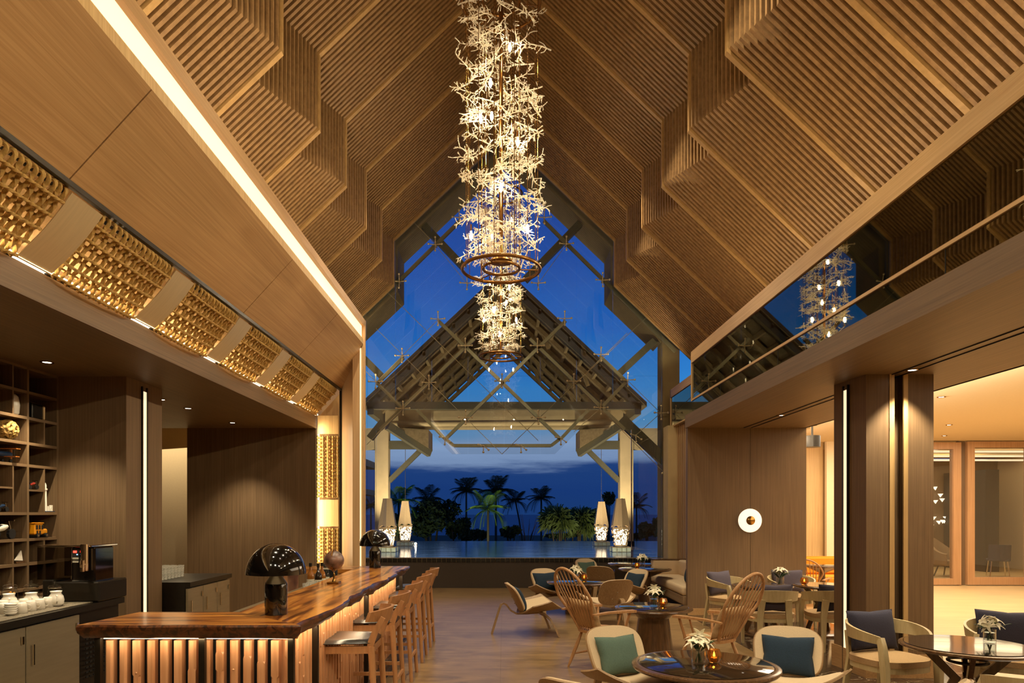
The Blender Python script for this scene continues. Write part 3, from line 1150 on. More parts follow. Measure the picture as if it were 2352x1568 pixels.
# --- tall hoop-back spindle chair, faces local +Y
def windsor(label):
    t = thing('spindle_back_chair', label, 'chair')
    lean = 0.46

    def hoop_pt(a):
        # a 0..1 round the hoop from the left foot to the right foot
        th = PI * (-0.16 + 1.32 * a)
        x = -0.285 * math.cos(th)
        h = 0.36 + 0.36 * math.sin(th)
        if a < 0.14 or a > 0.86:
            k = (0.14 - a) / 0.14 if a < 0.14 else (a - 0.86) / 0.14
            x *= 1 - 0.30 * k
        return V((x, -0.20 - lean * h * 1.02, 0.43 + h * 0.96))
    pts = [hoop_pt(i / 36) for i in range(37)]
    pts[0] = V((-0.13, -0.20, 0.42))
    pts[-1] = V((0.13, -0.20, 0.42))
    MB().tube(pts, 0.0165, 8).build('hoop', 'chair_oak', t, smooth=60)
    # seat: rounded shield
    prof = []
    m = MB()

    def st(sgn):
        def g(u, v):
            ang = 2 * PI * u
            r = v
            x = 0.255 * r * superell(math.cos(ang), 2.6)
            y = 0.235 * r * superell(math.sin(ang), 2.6)
            z = 0.435 - 0.012 * (1 - r * r) if sgn > 0 else 0.395 + 0.01 * r
            return (x, y, z)
        return g
    m.grid(st(1), 28, 5)
    m.grid(st(-1), 28, 5, flip=True)
    m.grid(lambda u, v: V(st(1)(u, 1)) * (1 - v) + V(st(-1)(u, 1)) * v, 28, 1)
    m.build('seat', 'chair_oak', t, smooth=50)
    for i in range(9):
        k = (i - 4) / 4
        base = V((0.145 * k, -0.205 + 0.015 * k * k, 0.42))
        a = 0.5 + k * 0.235
        top = hoop_pt(a)
        MB().tube([base, base.lerp(top, 0.3), base.lerp(top, 0.65), top], 0.0075, 6, scales=[0.8, 1.25, 1.0, 0.7]).build('spindle', 'chair_oak', t, smooth=60)
    for sx in (-1, 1):
        for sy in (-1, 1):
            f = V((sx * (0.255 if sy > 0 else 0.23), sy * 0.26 - (0.03 if sy < 0 else 0), 0))
            tp = V((sx * 0.165, sy * 0.14, 0.41))
            MB().tube([f, f.lerp(tp, 0.3), f.lerp(tp, 0.6), tp], 0.017, 8, scales=[0.7, 1.15, 1.2, 0.8]).build('leg', 'chair_oak', t, smooth=60)
        MB().tube([(sx * 0.235, -0.235, 0.14), (sx * 0.235, 0, 0.15), (sx * 0.225, 0.225, 0.15)], 0.011, 6, scales=[.8, 1.2, .8]).build('stretcher', 'chair_oak', t, smooth=60)
        # arm with its two supports
        MB().strip([(sx * 0.27, -0.34, 0.64), (sx * 0.295, -0.16, 0.655), (sx * 0.30, 0.05, 0.652), (sx * 0.285, 0.22, 0.645)], 0.055, 0.024, scales=[0.7, 0.85, 1, 1.15]).build('arm', 'chair_oak', t, smooth=40)
        MB().tube([(sx * 0.225, 0.13, 0.43), (sx * 0.275, 0.17, 0.64)], 0.015, 7).build('arm_post', 'chair_oak', t, smooth=60)
        MB().tube([(sx * 0.235, 0.0, 0.43), (sx * 0.285, 0.03, 0.64)], 0.010, 6).build('arm_post', 'chair_oak', t, smooth=60)
    MB().tube([(-0.23, 0, 0.15), (0.23, 0, 0.15)], 0.011, 6).build('stretcher', 'chair_oak', t, smooth=60)
    return t


# --- round-backed dining armchair, faces local +Y
def round_chair(label):
    t = thing('round_back_armchair', label, 'chair')

    def ctr(a):
        th = R(-128 + 256 * a)
        x = 0.33 * math.sin(th)
        y = -0.31 * math.cos(th) - 0.02
        k = abs(2 * a - 1)
        zc = 0.685 - 0.055 * k ** 2.5
        hh = 0.15 - 0.085 * k ** 1.3
        return x, y, zc, hh, th

    m = MB()
    n = 28
    base = 0
    for i in range(n + 1):
        x, y, zc, hh, th = ctr(i / n)
        nx, ny = math.sin(th), -math.cos(th)
        tt = 0.011
        lean = 0.12
        for (s, b) in ((-1, -1), (1, -1), (1, 1), (-1, 1)):
            q = b * hh / 2
            m.v.append((x + nx * (s * tt + lean * q), y + ny * (s * tt + lean * q), zc + q))
    for i in range(n):
        for j in range(4):
            a, b = i * 4 + j, i * 4 + (j + 1) % 4
            m.f.append((a, b, b + 4, a + 4))
    m.f.append((0, 1, 2, 3))
    m.f.append((n * 4 + 3, n * 4 + 2, n * 4 + 1, n * 4))
    m.build('backrest', 'pale_paint', t, smooth=35)
    for sx in (-1, 1):
        # front leg flows up into the arm end
        x, y, zc, hh, th = ctr(0 if sx < 0 else 1)
        MB().sweep([(sx * 0.265, 0.25, 0), (sx * 0.275, 0.235, 0.42), (sx * 0.27, 0.205, 0.58), (x, y, zc + 0.02)], [(-0.022, -0.03), (0.022, -0.03), (0.022, 0.03), (-0.022, 0.03)], scales=[0.72, 1.1, 1.0, 0.9]).build('leg', 'pale_paint', t, smooth=40)
        MB().sweep([(sx * 0.20, -0.34, 0), (sx * 0.17, -0.27, 0.42), (sx * 0.155, -0.305, 0.64)], [(-0.035, -0.016), (0.035, -0.016), (0.035, 0.016), (-0.035, 0.016)], scales=[0.65, 1.0, 1.15]).build('leg', 'pale_paint', t, smooth=40)

    def ring(r, z0, z1, nm, mt, dome=0.0):
        mm = MB()
        k = 28

        def g(u, v):
            ang = 2 * PI * u
            return (r * v * superell(math.cos(ang), 2.8), r * 0.95 * v * superell(math.sin(ang), 2.8) - 0.01, z1 + dome * (1 - v ** 3))
        mm.grid(g, k, 5)
        mm.grid(lambda u, v: (g(u, 1)[0], g(u, 1)[1], z1 * (1 - v) + z0 * v), k, 1)
        mm.grid(lambda u, v: (g(u, v)[0], g(u, v)[1], z0), k, 2, flip=True)
        mm.build(nm, mt, t, smooth=50)
    ring(0.285, 0.355, 0.405, 'seat_frame', 'pale_paint')
    ring(0.29, 0.405, 0.455, 'seat_cushion', 'tan_fab', 0.02)
    return t


# --- counter stool, faces local +Y (bar side)
def stool(label):
    t = thing('bar_stool', label, 'stool')
    fw, rw, d = 0.215, 0.185, 0.20

    def pad(sgn):
        def g(u, v):
            a, b = 2 * u - 1, 2 * v - 1
            w = 0.235 + 0.02 * b
            e = max(0, (1 - abs(a) ** 4) * (1 - abs(b) ** 4)) ** 0.4
            z = 0.735 + (0.032 * e if sgn > 0 else -0.012 * e) + 0.012 * a * a
            return (a * w * (1 - 0.06 * abs(b) ** 6), b * 0.225 * (1 - 0.06 * abs(a) ** 6) + 0.01, z)
        return g
    m = MB().grid(pad(1), 14, 14).grid(pad(-1), 14, 14, flip=True)
    m.build('seat_pad', 'leather', t, smooth=60)
    m = MB()
    for sx in (-1, 1):
        m.bar((sx * 0.195, 0.19, 0.695), (sx * 0.18, -0.20, 0.695), 0.024, 0.055)
    m.bar((-0.2, 0.195, 0.695), (0.2, 0.195, 0.695), 0.024, 0.055)
    m.bar((-0.18, -0.20, 0.695), (0.18, -0.20, 0.695), 0.024, 0.055)
    m.build('seat_frame', 'stool_oak', t)
    for sx in (-1, 1):
        MB().tube([(sx * (fw + 0.02), 0.235, 0), (sx * 0.2, 0.195, 0.72)], 0.024, 8, scales=[0.75, 1.05]).build('leg', 'stool_oak', t, smooth=60)
        MB().tube([(sx * (rw + 0.03), -0.245, 0), (sx * 0.185, -0.20, 0.72)], 0.024, 8, scales=[0.75, 1.1]).build('leg', 'stool_oak', t, smooth=60)
        MB().strip([(sx * 0.185, -0.185, 0.68), (sx * 0.19, -0.205, 0.76), (sx * 0.192, -0.235, 0.84), (sx * 0.19, -0.29, 0.935)], 0.024, 0.045, scales=[1, 1.1, 1.0, 0.8], up=(0, 1, 0)).build('back_post', 'stool_oak', t, smooth=40)
        MB().bar((sx * 0.222, 0.225, 0.30), (sx * 0.205, -0.228, 0.30), 0.018, 0.03).build('stretcher', 'stool_oak', t)
    MB().bar((-0.222, 0.228, 0.20), (0.222, 0.228, 0.20), 0.018, 0.035).build('stretcher', 'stool_oak', t)
    MB().bar((-0.205, -0.235, 0.24), (0.205, -0.235, 0.24), 0.018, 0.03).build('stretcher', 'stool_oak', t)
    # curved top rail
    m = MB()
    n = 16
    for i in range(n + 1):
        a = 2 * i / n - 1
        x = 0.255 * a
        y = -0.315 + 0.125 * abs(a) ** 2.2
        hh = 0.105 - 0.035 * a * a
        for s, b in ((-1, -1), (1, -1), (1, 1), (-1, 1)):
            m.v.append((x, y + s * 0.011 - b * 0.012, 0.945 + b * hh / 2))
    for i in range(n):
        for j in range(4):
            a, b = i * 4 + j, i * 4 + (j + 1) % 4
            m.f.append((a, b, b + 4, a + 4))
    m.f.append((0, 1, 2, 3))
    m.f.append((n * 4 + 3, n * 4 + 2, n * 4 + 1, n * 4))
    m.build('backrest', 'stool_oak', t, smooth=35)
    return t


def pedestal_table(label, loc, dia, h, shaft, group=None, slim=False):
    t = thing('pedestal_table', label, 'table', loc, group=group)
    r = dia / 2
    MB().lathe([(0.001, h - 0.045), (r - 0.05, h - 0.045), (r - 0.012, h - 0.035), (r, h - 0.02), (r - 0.004, h - 0.006), (r - 0.02, h), (r - 0.05, h), (r - 0.055, h - 0.006), (0.001, h - 0.006)], 64).build('tabletop', 'table_wood', t, smooth=40)
    MB().lathe([(0.001, h - 0.005), (r - 0.06, h - 0.005), (r - 0.058, h + 0.003), (r - 0.062, h + 0.005), (0.001, h + 0.005)], 64).build('glass_inlay', 'table_glass', t, smooth=40)
    a, b = shaft
    if slim:
        MB().lathe([(0.001, 0), (b * 1.9, 0), (b * 1.9, 0.02), (b, 0.035), (a, h - 0.16), (r * 0.8, h - 0.045)], 40).build('pedestal', 'table_wood', t, smooth=40)
    else:
        MB().lathe([(0.001, 0), (b, 0), (b, 0.02), (a, h - 0.145), (a + 0.002, h - 0.13)], 48).build('pedestal', 'table_wood', t, smooth=30)
        MB().lathe([(a + 0.004, h - 0.132), (a + 0.012, h - 0.125), (a + 0.045, h - 0.085), (a + 0.05, h - 0.07), (a + 0.05, h - 0.046), (0.001, h - 0.046)], 48).build('collar', 'table_wood', t, smooth=30)
    return t


def dining_table(label, loc, dia, h, rz=0, group=None):
    t = thing('round_dining_table', label, 'table', loc, rz, group)
    r = dia / 2
    MB().lathe([(0.001, h - 0.03), (r - 0.03, h - 0.03), (r, h - 0.016), (r, h - 0.004), (r - 0.01, h), (0.001, h)], 56).build('tabletop', 'table_wood', t, smooth=40)
    MB().lathe([(0.001, h), (r - 0.035, h), (r - 0.033, h + 0.006), (0.001, h + 0.008)], 56).build('glass_top', 'table_glass', t, smooth=40)
    for i in range(4):
        a = PI / 4 + i * PI / 2
        c, s = math.cos(a), math.sin(a)
        MB().bar((c * r * 0.62, s * r * 0.62, h - 0.03), (c * 0.07, s * 0.07, h * 0.62), 0.035, 0.06).build('brace', 'table_wood', t)
        MB().bar((c * 0.07, s * 0.07, h * 0.66), (c * r * 0.55, s * r * 0.55, 0.03), 0.045, 0.06).build('leg', 'table_wood', t)
    MB().torus(0.13, 0.012, 32, 6, (0, 0, h - 0.12)).build('ring', 'dark_metal', t, smooth=60)
    MB().lathe([(0.001, 0), (r * 0.66, 0), (r * 0.66, 0.022), (r * 0.64, 0.028), (0.001, 0.028)], 48).build('base_plate', 'table_wood', t, smooth=40)
    return t


def lily_vase(label, loc, seed, s=1.0, group='white lilies in glass vases'):
    t = thing('flower_vase', label, 'vase', loc, seed * 1.3, group)
    rnd = random.Random(seed)
    w = 0.045 * s
    h = 0.105 * s
    m = MB()
    m.lathe([(0.001, 0.0), (w, 0.0), (w, h), (w - 0.004, h), (w - 0.004, 0.012), (0.001, 0.012)], 24, close=False)
    m.build('glass_cylinder', 'clear', t, smooth=40)
    MB().lathe([(0.001, 0.013), (w - 0.005, 0.013), (w - 0.005, h * 0.72), (0.001, h * 0.72)], 20).build('water', 'clear', t, smooth=40)
    m = MB()
    for i in range(6):
        a = rnd.uniform(0, 2 * PI)
        c, sn = math.cos(a), math.sin(a)
        m.tube([(-c * 0.02 * s, -sn * 0.02 * s, 0.015), (c * 0.01, sn * 0.01, h), (c * 0.05 * s, sn * 0.05 * s, h + 0.06 * s)], 0.0035, 5)
    m.build('stems', 'green', t, smooth=60)
    for i in range(5):
        a = rnd.uniform(0, 2 * PI)
        c, sn = math.cos(a), math.sin(a)
        lg = rnd.uniform(0.10, 0.17) * s

        def leaf(u, v):
            q = (2 * v - 1) * 0.017 * s * math.sin(PI * min(1, 0.08 + 0.92 * u)) ** 0.8
            rr = 0.02 + lg * u * 0.8
            return (c * rr - sn * q, sn * rr + c * q, h * 0.8 + lg * 0.9 * u - 0.06 * u * u)
        MB().grid(leaf, 8, 2, thick=0.002).build('leaf', 'green', t, smooth=60)
    n = 6
    for i in range(n):
        a = 2 * PI * i / n + rnd.uniform(-0.3, 0.3)
        tilt = rnd.uniform(0.3, 1.1)
        c, sn = math.cos(a), math.sin(a)
        base = V((c * 0.04 * s, sn * 0.04 * s, h + rnd.uniform(0.02, 0.07) * s))
        ax = V((c * math.sin(tilt), sn * math.sin(tilt), math.cos(tilt))).normalized()
        sx_ = ax.cross(V((0, 0, 1))).normalized()
        uy = ax.cross(sx_)
        m = MB()
        for k in range(6):
            ph = k * PI / 3
            d = sx_ * math.cos(ph) + uy * math.sin(ph)
            e = ax.cross(d)

            def pet(u, v):
                q = (2 * v - 1) * 0.013 * s * math.sin(PI * (0.1 + 0.88 * u)) ** 0.7
                return base + ax * (0.055 * s * (u - 0.75 * u ** 3)) + d * (0.012 * s * u + 0.058 * s * u ** 2.4) + e * q
            m.grid(pet, 7, 2, thick=0.0022)
        m.build('lily', 'petal', t, smooth=60)
    return t


M['amber'] = None


def amber_mat():
    m, t, b = new_mat('amber_votive_glass')
    b.inputs['Base Color'].default_value = (0.85, 0.42, 0.10, 1)
    b.inputs['Transmission Weight'].default_value = 0.85
    b.inputs['Roughness'].default_value = 0.12
    b.inputs['IOR'].default_value = 1.3
    return m


M['amber'] = amber_mat()
M['flame'] = emit('candle_flame', (1.0, 0.62, 0.18), 26)
M['wax'] = flat('candle_wax', '#f0c070', 0.6)


def votive(label, loc, s=1.0, group='amber glass candle holders'):
    t = thing('candle_holder', label, 'candle', loc, 0.3, group)
    m = MB()
    m.lathe([(0.001, 0.0), (0.03 * s, 0.0), (0.046 * s, 0.025 * s), (0.048 * s, 0.045 * s), (0.036 * s, 0.08 * s), (0.033 * s, 0.08 * s), (0.042 * s, 0.045 * s), (0.026 * s, 0.008), (0.001, 0.008)], 8, close=False)
    m.build('faceted_glass', 'amber', t)
    MB().lathe([(0.001, 0.009), (0.018 * s, 0.009), (0.018 * s, 0.026 * s), (0.001, 0.026 * s)], 12).build('wax', 'wax', t, smooth=40)
    MB().lathe([(0.0005, 0.03 * s), (0.0075 * s, 0.04 * s), (0.0055 * s, 0.052 * s), (0.0005, 0.068 * s)], 8, close=False).build('flame', 'flame', t, smooth=60)
    return t


# ------------------------------------------------------------------ bar counter
HC = 1.05
ct = thing('bar_counter', 'long live-edge timber bar counter on notched pine slats', 'counter')
rb = random.Random(4)
wob = [rb.uniform(-1, 1) for _ in range(80)]


def wv(s, seed=0):
    i = int(s)
    f = s - i
    f = f * f * (3 - 2 * f)
    return wob[(i + seed) % 80] * (1 - f) + wob[(i + 1 + seed) % 80] * f


def slab(n, inner, outer, dirn, th, seed, mat_top, amp=0.05):
    """live-edge slab: inner(s), outer(s) give the two plan edges"""
    top, edge = MB(), MB()
    T, E1, E2, E3, BI = [], [], [], [], []
    for i in range(n + 1):
        s = i / n
        I, O = V(inner(s)), V(outer(s))
        d = (O - I).normalized()
        a = wv(s * n * 0.33, seed) * amp + wv(s * n * 0.9, seed + 9) * amp * 0.35
        b = wv(s * n * 0.4, seed + 21) * amp * 0.8 + wv(s * n * 1.1, seed + 40) * amp * 0.4
        T.append((I, O + d * a))
        E1.append(O + d * (a + 0.012) - V((0, 0, 0.012)))
        E2.append(O + d * (a * 0.6 + b * 0.5 + 0.004) - V((0, 0, th * 0.55)))
        E3.append(O + d * (b - 0.045) - V((0, 0, th)))
        BI.append(I - V((0, 0, th)))
    vs, fs = [], []
    for i in range(n + 1):
        vs += [T[i][0], T[i][1]]
    for i in range(n):
        fs.append((2 * i, 2 * i + 1, 2 * i + 3, 2 * i + 2))
    k = len(vs)
    for i in range(n + 1):
        vs += [BI[i], T[i][0]]
    for i in range(n):
        fs.append((k + 2 * i, k + 2 * i + 1, k + 2 * i + 3, k + 2 * i + 2))
    k = len(vs)
    for i in range(n + 1):
        vs += [BI[i], E3[i]]
    for i in range(n):
        fs.append((k + 2 * i + 1, k + 2 * i, k + 2 * i + 2, k + 2 * i + 3))
    for i in (0, n):
        q = len(vs)
        vs += [T[i][0], T[i][1], E1[i], E2[i], E3[i], BI[i]]
        fs.append(tuple(range(q, q + 6)))
    top.add(vs, fs).build('countertop', mat_top, ct, smooth=30)
    vs, fs = [], []
    for i in range(n + 1):
        vs += [T[i][1], E1[i], E2[i], E3[i]]
    for i in range(n):
        for j in range(3):
            a = 4 * i + j
            fs.append((a, a + 1, a + 5, a + 4))
    edge.add(vs, fs).build('live_edge', 'bark', ct, smooth=50)


c0, c1 = V((-1.76, 4.53, HC)), V((-1.20, 4.0, HC))
e0, e1 = V((-1.78, 8.52, HC)), V((-1.20, 8.52, HC))
slab(60, lambda s: c0.lerp(e0, s), lambda s: c1.lerp(e1, s), None, 0.085, 3, 'slab_top', 0.042)
n0, n1 = V((-2.42, 4.53, HC)), V((-2.50, 4.0, HC))
slab(26, lambda s: n0.lerp(c0, s), lambda s: n1.lerp(c1, s), None, 0.085, 30, 'slab_near', 0.012)
MB().box((-2.60, 8.0, HC - 0.05), (-1.785, 8.52, HC)).build('return_top', 'slab_near', ct)
MB().box((-2.60, 8.05, 0), (-2.555, 8.48, HC - 0.05)).build('end_panel', 'slat_pine', ct)
# backing and slats of the near face
YF = 4.12
MB().box((-2.42, YF + 0.05, 0.08), (-1.30, YF + 0.08, 0.93)).build('backing', 'black', ct)
MB().box((-1.40, YF + 0.08, 0.08), (-1.37, 8.35, 0.93)).build('backing', 'slat_pine', ct)
MB().box((-2.42, 4.45, 0.08), (-1.75, 4.48, 0.93)).build('rear_panel', 'dark_metal', ct)
MB().box((-1.75, 4.45, 0.08), (-1.72, 8.35, 0.93)).build('rear_panel', 'dark_metal', ct)
# LED line under the slab
MB().box((-2.40, YF - 0.03, 0.952), (-1.28, YF - 0.01, 0.962)).build('led_strip', 'led_hot', ct)
MB().box((-1.345, 4.2, 0.955), (-1.33, 8.3, 0.963)).build('led_strip', 'led_hot', ct)


def notched(x, y, ax, rnd):
    """square pine stick with bevelled edges, a hollow notch and shoulders"""
    w = 0.0235 if ax == 'x' else 0.027
    m = MB()
    zs = [0.08]
    for z in sorted(rnd.uniform(0.2, 0.86) for _ in range(2)):
        zs += [z, z + 0.014]
    zs.append(0.94)
    bev = [0.5, 0.5, 0.06, 0.06, 0.5, 0.5]
    if rnd.random() < 0.5:
        bev = [0.06, 0.06, 0.5, 0.5, 0.06, 0.06]
    vs = []
    fs = []
    for z, o in zip(zs, bev):
        prof = [(-w, 0.03), (-w, -w + w * o), (-w + w * o, -w), (w - w * o, -w), (w, -w + w * o), (w, 0.03)]
        for a, b in prof:
            if ax == 'x':
                vs.append((x + a, y + b, z))
            else:
                vs.append((x - b, y + a, z))
    k = 6
    for i in range(len(zs) - 1):
        for j in range(k):
            fs.append((i * k + j, i * k + (j + 1) % k, (i + 1) * k + (j + 1) % k, (i + 1) * k + j))
    fs.append(tuple(range(k)))
    fs.append(tuple((len(zs) - 1) * k + j for j in range(k)))
    m.add(vs, fs)
    # round hollow
    if rnd.random() < 0.6:
        z = rnd.uniform(0.3, 0.85)
        c = (x, y - w + 0.004, z) if ax == 'x' else (x + w - 0.004, y, z)
        m.ball(c, 0.009, 4)
    return m


rn = random.Random(11)
for i in range(14):
    notched(-2.375 + i * 0.0832, YF, 'x', rn).build('slat', 'slat_pine', ct)
for i in range(50):
    notched(-1.345, 4.19 + i * 0.0836, 'y', rn).build('slat', 'slat_pine', ct)
for x in (-2.42, -1.80, -1.27):
    MB().bar((x, YF - 0.045, 0), (x, YF - 0.045, 0.965), 0.035, 0.03, (0, 1, 0)).build('steel_post', 'dark_metal', ct)
for y in (4.56, 6.24, 8.34):
    MB().bar((-1.26, y, 0), (-1.26, y, 0.965), 0.04, 0.03, (0, 1, 0)).build('steel_post', 'dark_metal', ct)
for y0, y1 in ((4.56, 6.24), (6.24, 8.34)):
    MB().bar((-1.18, y0, 0.21), (-1.18, y1, 0.21), 0.03, 0.03).build('foot_rail', 'dark_metal', ct)
MB().box((-1.40, 4.16, 0), (-1.22, 8.35, 0.08)).build('plinth', 'dark_metal', ct)
MB().box((-2.42, YF - 0.02, 0), (-1.40, YF + 0.08, 0.08)).build('plinth', 'dark_metal', ct)
wt = MB().box((-2.22, 4.55, 0.86), (-1.79, 7.95, 0.90)).build('work_surface', 'steel')
tag(wt, 'low grey steel work surface behind the long bar counter', 'worktop')
MB().box((-2.20, 4.6, 0), (-1.80, 7.9, 0.86)).build('cabinet', 'dark_metal', wt)

st = stool('oak bar stool with black leather seat, nearest of the five')
used = []
for i, y in enumerate((5.24, 6.20, 7.13, 8.03, 8.92)):
    place(st, used, (-1.185, y, 0), facing(-1, 0), 'oak bar stool with black leather seat, ' + ['nearest of the five at the bar', 'second from the camera at the bar', 'middle one of the five at the bar', 'fourth from the camera at the bar', 'farthest of the five, by the counter end'][i], 'bar stools along the counter')

# ------------------------------------------------------------------ tables
pedestal_table('round dark glass-topped table in front, between the two pillowed shell chairs', (1.54, 5.24, 0), 1.11, 0.55, (0.20, 0.25))
pedestal_table('round walnut pedestal table with a fat tapered base between the spindle chairs', (1.85, 8.46, 0), 0.955, 0.55, (0.19, 0.24))
pedestal_table('round dark table ringed by shell chairs in the middle of the room', (1.27, 11.7, 0), 1.10, 0.55, (0.19, 0.23))
pedestal_table('nearer round table on a slim stem beside the beige sofa', (2.72, 13.2, 0), 1.02, 0.65, (0.12, 0.13), slim=True)
pedestal_table('farther round table on a slim stem by the pool wall', (2.72, 14.55, 0), 1.02, 0.65, (0.12, 0.13), slim=True)
dining_table('round glass-topped dining table with crossed legs, right foreground', (3.53, 5.2, 0), 0.92, 0.70, 0.3)
dining_table('left of the two round dining tables in front of the sconce wall', (3.63, 9.6, 0), 0.83, 0.70, 0.1)
dining_table('right of the two round dining tables, partly behind the lit column', (4.50, 9.6, 0), 0.83, 0.70, 0.1)

# vases and candles
lily_vase('white lilies in a glass on the front dark table', (1.49, 5.23, 0.556), 1, 1.15)
votive('glowing amber candle holder on the front dark table', (1.62, 5.27, 0.556), 1.25)
lily_vase('white lilies in a glass on the walnut pedestal table', (1.86, 8.48, 0.556), 2, 1.2)
votive('glowing amber candle holder on the walnut pedestal table', (1.98, 8.50, 0.556), 1.2)
lily_vase('white lilies in a glass on the middle table among shell chairs', (1.24, 11.75, 0.556), 3, 1.25)
votive('glowing amber candle holder on the middle table among shell chairs', (1.38, 11.78, 0.556), 1.25)
lily_vase('white lilies in a glass on the table beside the sofa', (2.69, 13.3, 0.656), 4, 1.2)
votive('glowing amber candle holder on the table beside the sofa', (2.58, 13.25, 0.656), 1.2)
lily_vase('white lilies in a glass at the edge of the left dining table', (3.86, 9.55, 0.709), 5, 1.15)
votive('pale amber candle holder on the right dining table', (4.22, 9.6, 0.709), 1.2)
lily_vase('white lilies in a glass on the right foreground dining table', (3.77, 5.3, 0.709), 7, 0.95)

# ------------------------------------------------------------------ lounge chairs
sc = shell_chair('x', 'cream_fab')
used = []
G1 = 'three-legged shell lounge chairs'
shells = [
    ((1.06, 5.62), (0.45, -1), 'cream padded shell chair with a sage pillow left of the front table'),
    ((2.33, 5.60), (-0.4, -1), 'cream padded shell chair with a dark teal pillow right of the front table'),
    ((0.42, 9.75), (1, 0.12), 'shell chair seen side-on at far left of the seating, back to the bar'),
    ((0.85, 11.95), (0.5, -0.9), 'cream padded shell chair with a navy pillow behind the middle table'),
    ((1.60, 10.55), (-0.35, 1), 'shell chair with its plywood back turned to us at the middle table'),
    ((2.10, 11.95), (-0.9, -0.5), 'cream padded shell chair right of the middle table'),
    ((1.92, 14.65), (0.5, -0.9), 'cream padded shell chair with a green pillow against the pool wall'),
    ((1.95, 13.15), (0.5, 0.9), 'shell chair with its plywood back turned to us beside the slim tables'),
    ((0.62, 4.30), (0.75, 0.85), 'shell chair back cut off by the bottom edge, left of the front table'),
    ((2.42, 4.25), (-0.8, 0.85), 'shell chair back cut off by the bottom edge, right of the front table'),
]
for (x, y), (dx, dy), lab in shells:
    place(sc, used, (x, y, 0), facing(dx, dy), lab, G1)


def prop_pillow(label, mat, x, y, dx, dy, back=0.14, w=0.44, h=0.34, z=0.345, tilt=0.42, t=0.14):
    d = V((dx, dy, 0)).normalized()
    p = V((x, y, z)) - d * back
    return pillow(label, mat, p, facing(dx, dy), -tilt if False else tilt, w, h, t)


prop_pillow('sage green pillow on the left front shell chair', 'sage', 1.06, 5.62, 0.45, -1, w=0.40)
prop_pillow('deep teal-navy pillow on the right front shell chair', 'teal_navy', 2.33, 5.60, -0.4, -1, w=0.42)
prop_pillow('navy pillow on the side-on shell chair', 'teal_navy', 0.42, 9.75, 1, 0.12)
prop_pillow('wide navy pillow on the shell chair behind the middle table', 'teal_navy', 0.85, 11.95, 0.5, -0.9, w=0.5)
prop_pillow('navy pillow on the shell chair right of the middle table', 'teal_navy', 2.10, 11.95, -0.9, -0.5)
prop_pillow('green pillow on the shell chair by the pool wall', 'sage', 1.92, 14.65, 0.5, -0.9)

wc = windsor('tall oak hoop-back spindle chair with arms, left of the pedestal table')
used = []
place(wc, used, (1.08, 7.55, 0), facing(0.85, 0.52), None, 'hoop-back spindle chairs')
place(wc, used, (2.12, 7.05, 0), facing(-0.6, 0.8), 'tall oak hoop-back spindle chair with arms, right of the pedestal table', 'hoop-back spindle chairs')
prop_pillow('tan cushion in the left hoop-back spindle chair', 'tan_fab', 1.08, 7.55, 0.85, 0.52, back=0.16, w=0.40, h=0.36, z=0.445, tilt=0.40, t=0.13)
prop_pillow('tan cushion in the right hoop-back spindle chair', 'tan_fab', 2.12, 7.05, -0.6, 0.8, back=0.16, w=0.40, h=0.36, z=0.445, tilt=0.40, t=0.13)

rc = round_chair('x')
used = []
G2 = 'round-backed limed wood armchairs'
rounds = [
    ((3.38, 8.72), (0.12, 1), 'limed armchair with its broad curved back to us at the left dining table'),
    ((4.15, 8.70), (0.1, 1), 'limed armchair with its back to us, half hidden by the lit column'),
    ((3.40, 10.25), (0.5, -0.8), 'limed armchair behind the left dining table, beside the sconce wall'),
    ((4.40, 10.45), (-0.1, -1), 'limed armchair behind the two dining tables, farthest of them'),
    ((3.38, 5.98), (0.25, -1), 'limed armchair with a navy pillow in front of the lit column'),
    ((4.42, 5.95), (-0.6, -1), 'limed armchair with a navy pillow at the right edge of the photo'),
    ((3.30, 4.15), (0.25, 1), 'limed armchair back cut off by the bottom right corner'),
]
for (x, y), (dx, dy), lab in rounds:
    place(rc, used, (x, y, 0), facing(dx, dy), lab, G2)
for (i, lab, mt, w) in ((0, 'plum grey pillow in the broad-backed armchair facing away', 'plum', 0.46), (2, 'plum grey pillow in the armchair beside the sconce wall', 'plum', 0.5), (3, 'plum grey pillow in the farthest dining armchair', 'plum', 0.48), (4, 'navy pillow in the armchair before the lit column', 'navy', 0.5), (5, 'navy pillow in the armchair at the right edge', 'navy', 0.5), (1, 'dark navy pillow in the half-hidden armchair', 'navy', 0.44)):
    (x, y), (dx, dy), _ = rounds[i]
    prop_pillow(lab, mt, x, y, dx, dy, back=0.17, w=w, h=0.36, z=0.475, tilt=0.20, t=0.14)

# ------------------------------------------------------------------ corner sofa
sf = thing('corner_sofa', 'beige upholstered corner sofa by the window beside the slim tables', 'sofa', (3.42, 13.0, 0))


def cushion(a, b, r, name, mat):
    bm = bmesh.new()
    bmesh.ops.create_cube(bm, size=1)
    for v in bm.verts:
        v.co = V([(a[i] + b[i]) / 2 + v.co[i] * (b[i] - a[i]) for i in range(3)])
    bmesh.ops.bevel(bm, geom=bm.edges[:], offset=r, segments=4, profile=0.5, affect='EDGES')
    MB().bm(bm).build(name, mat, sf, smooth=50)


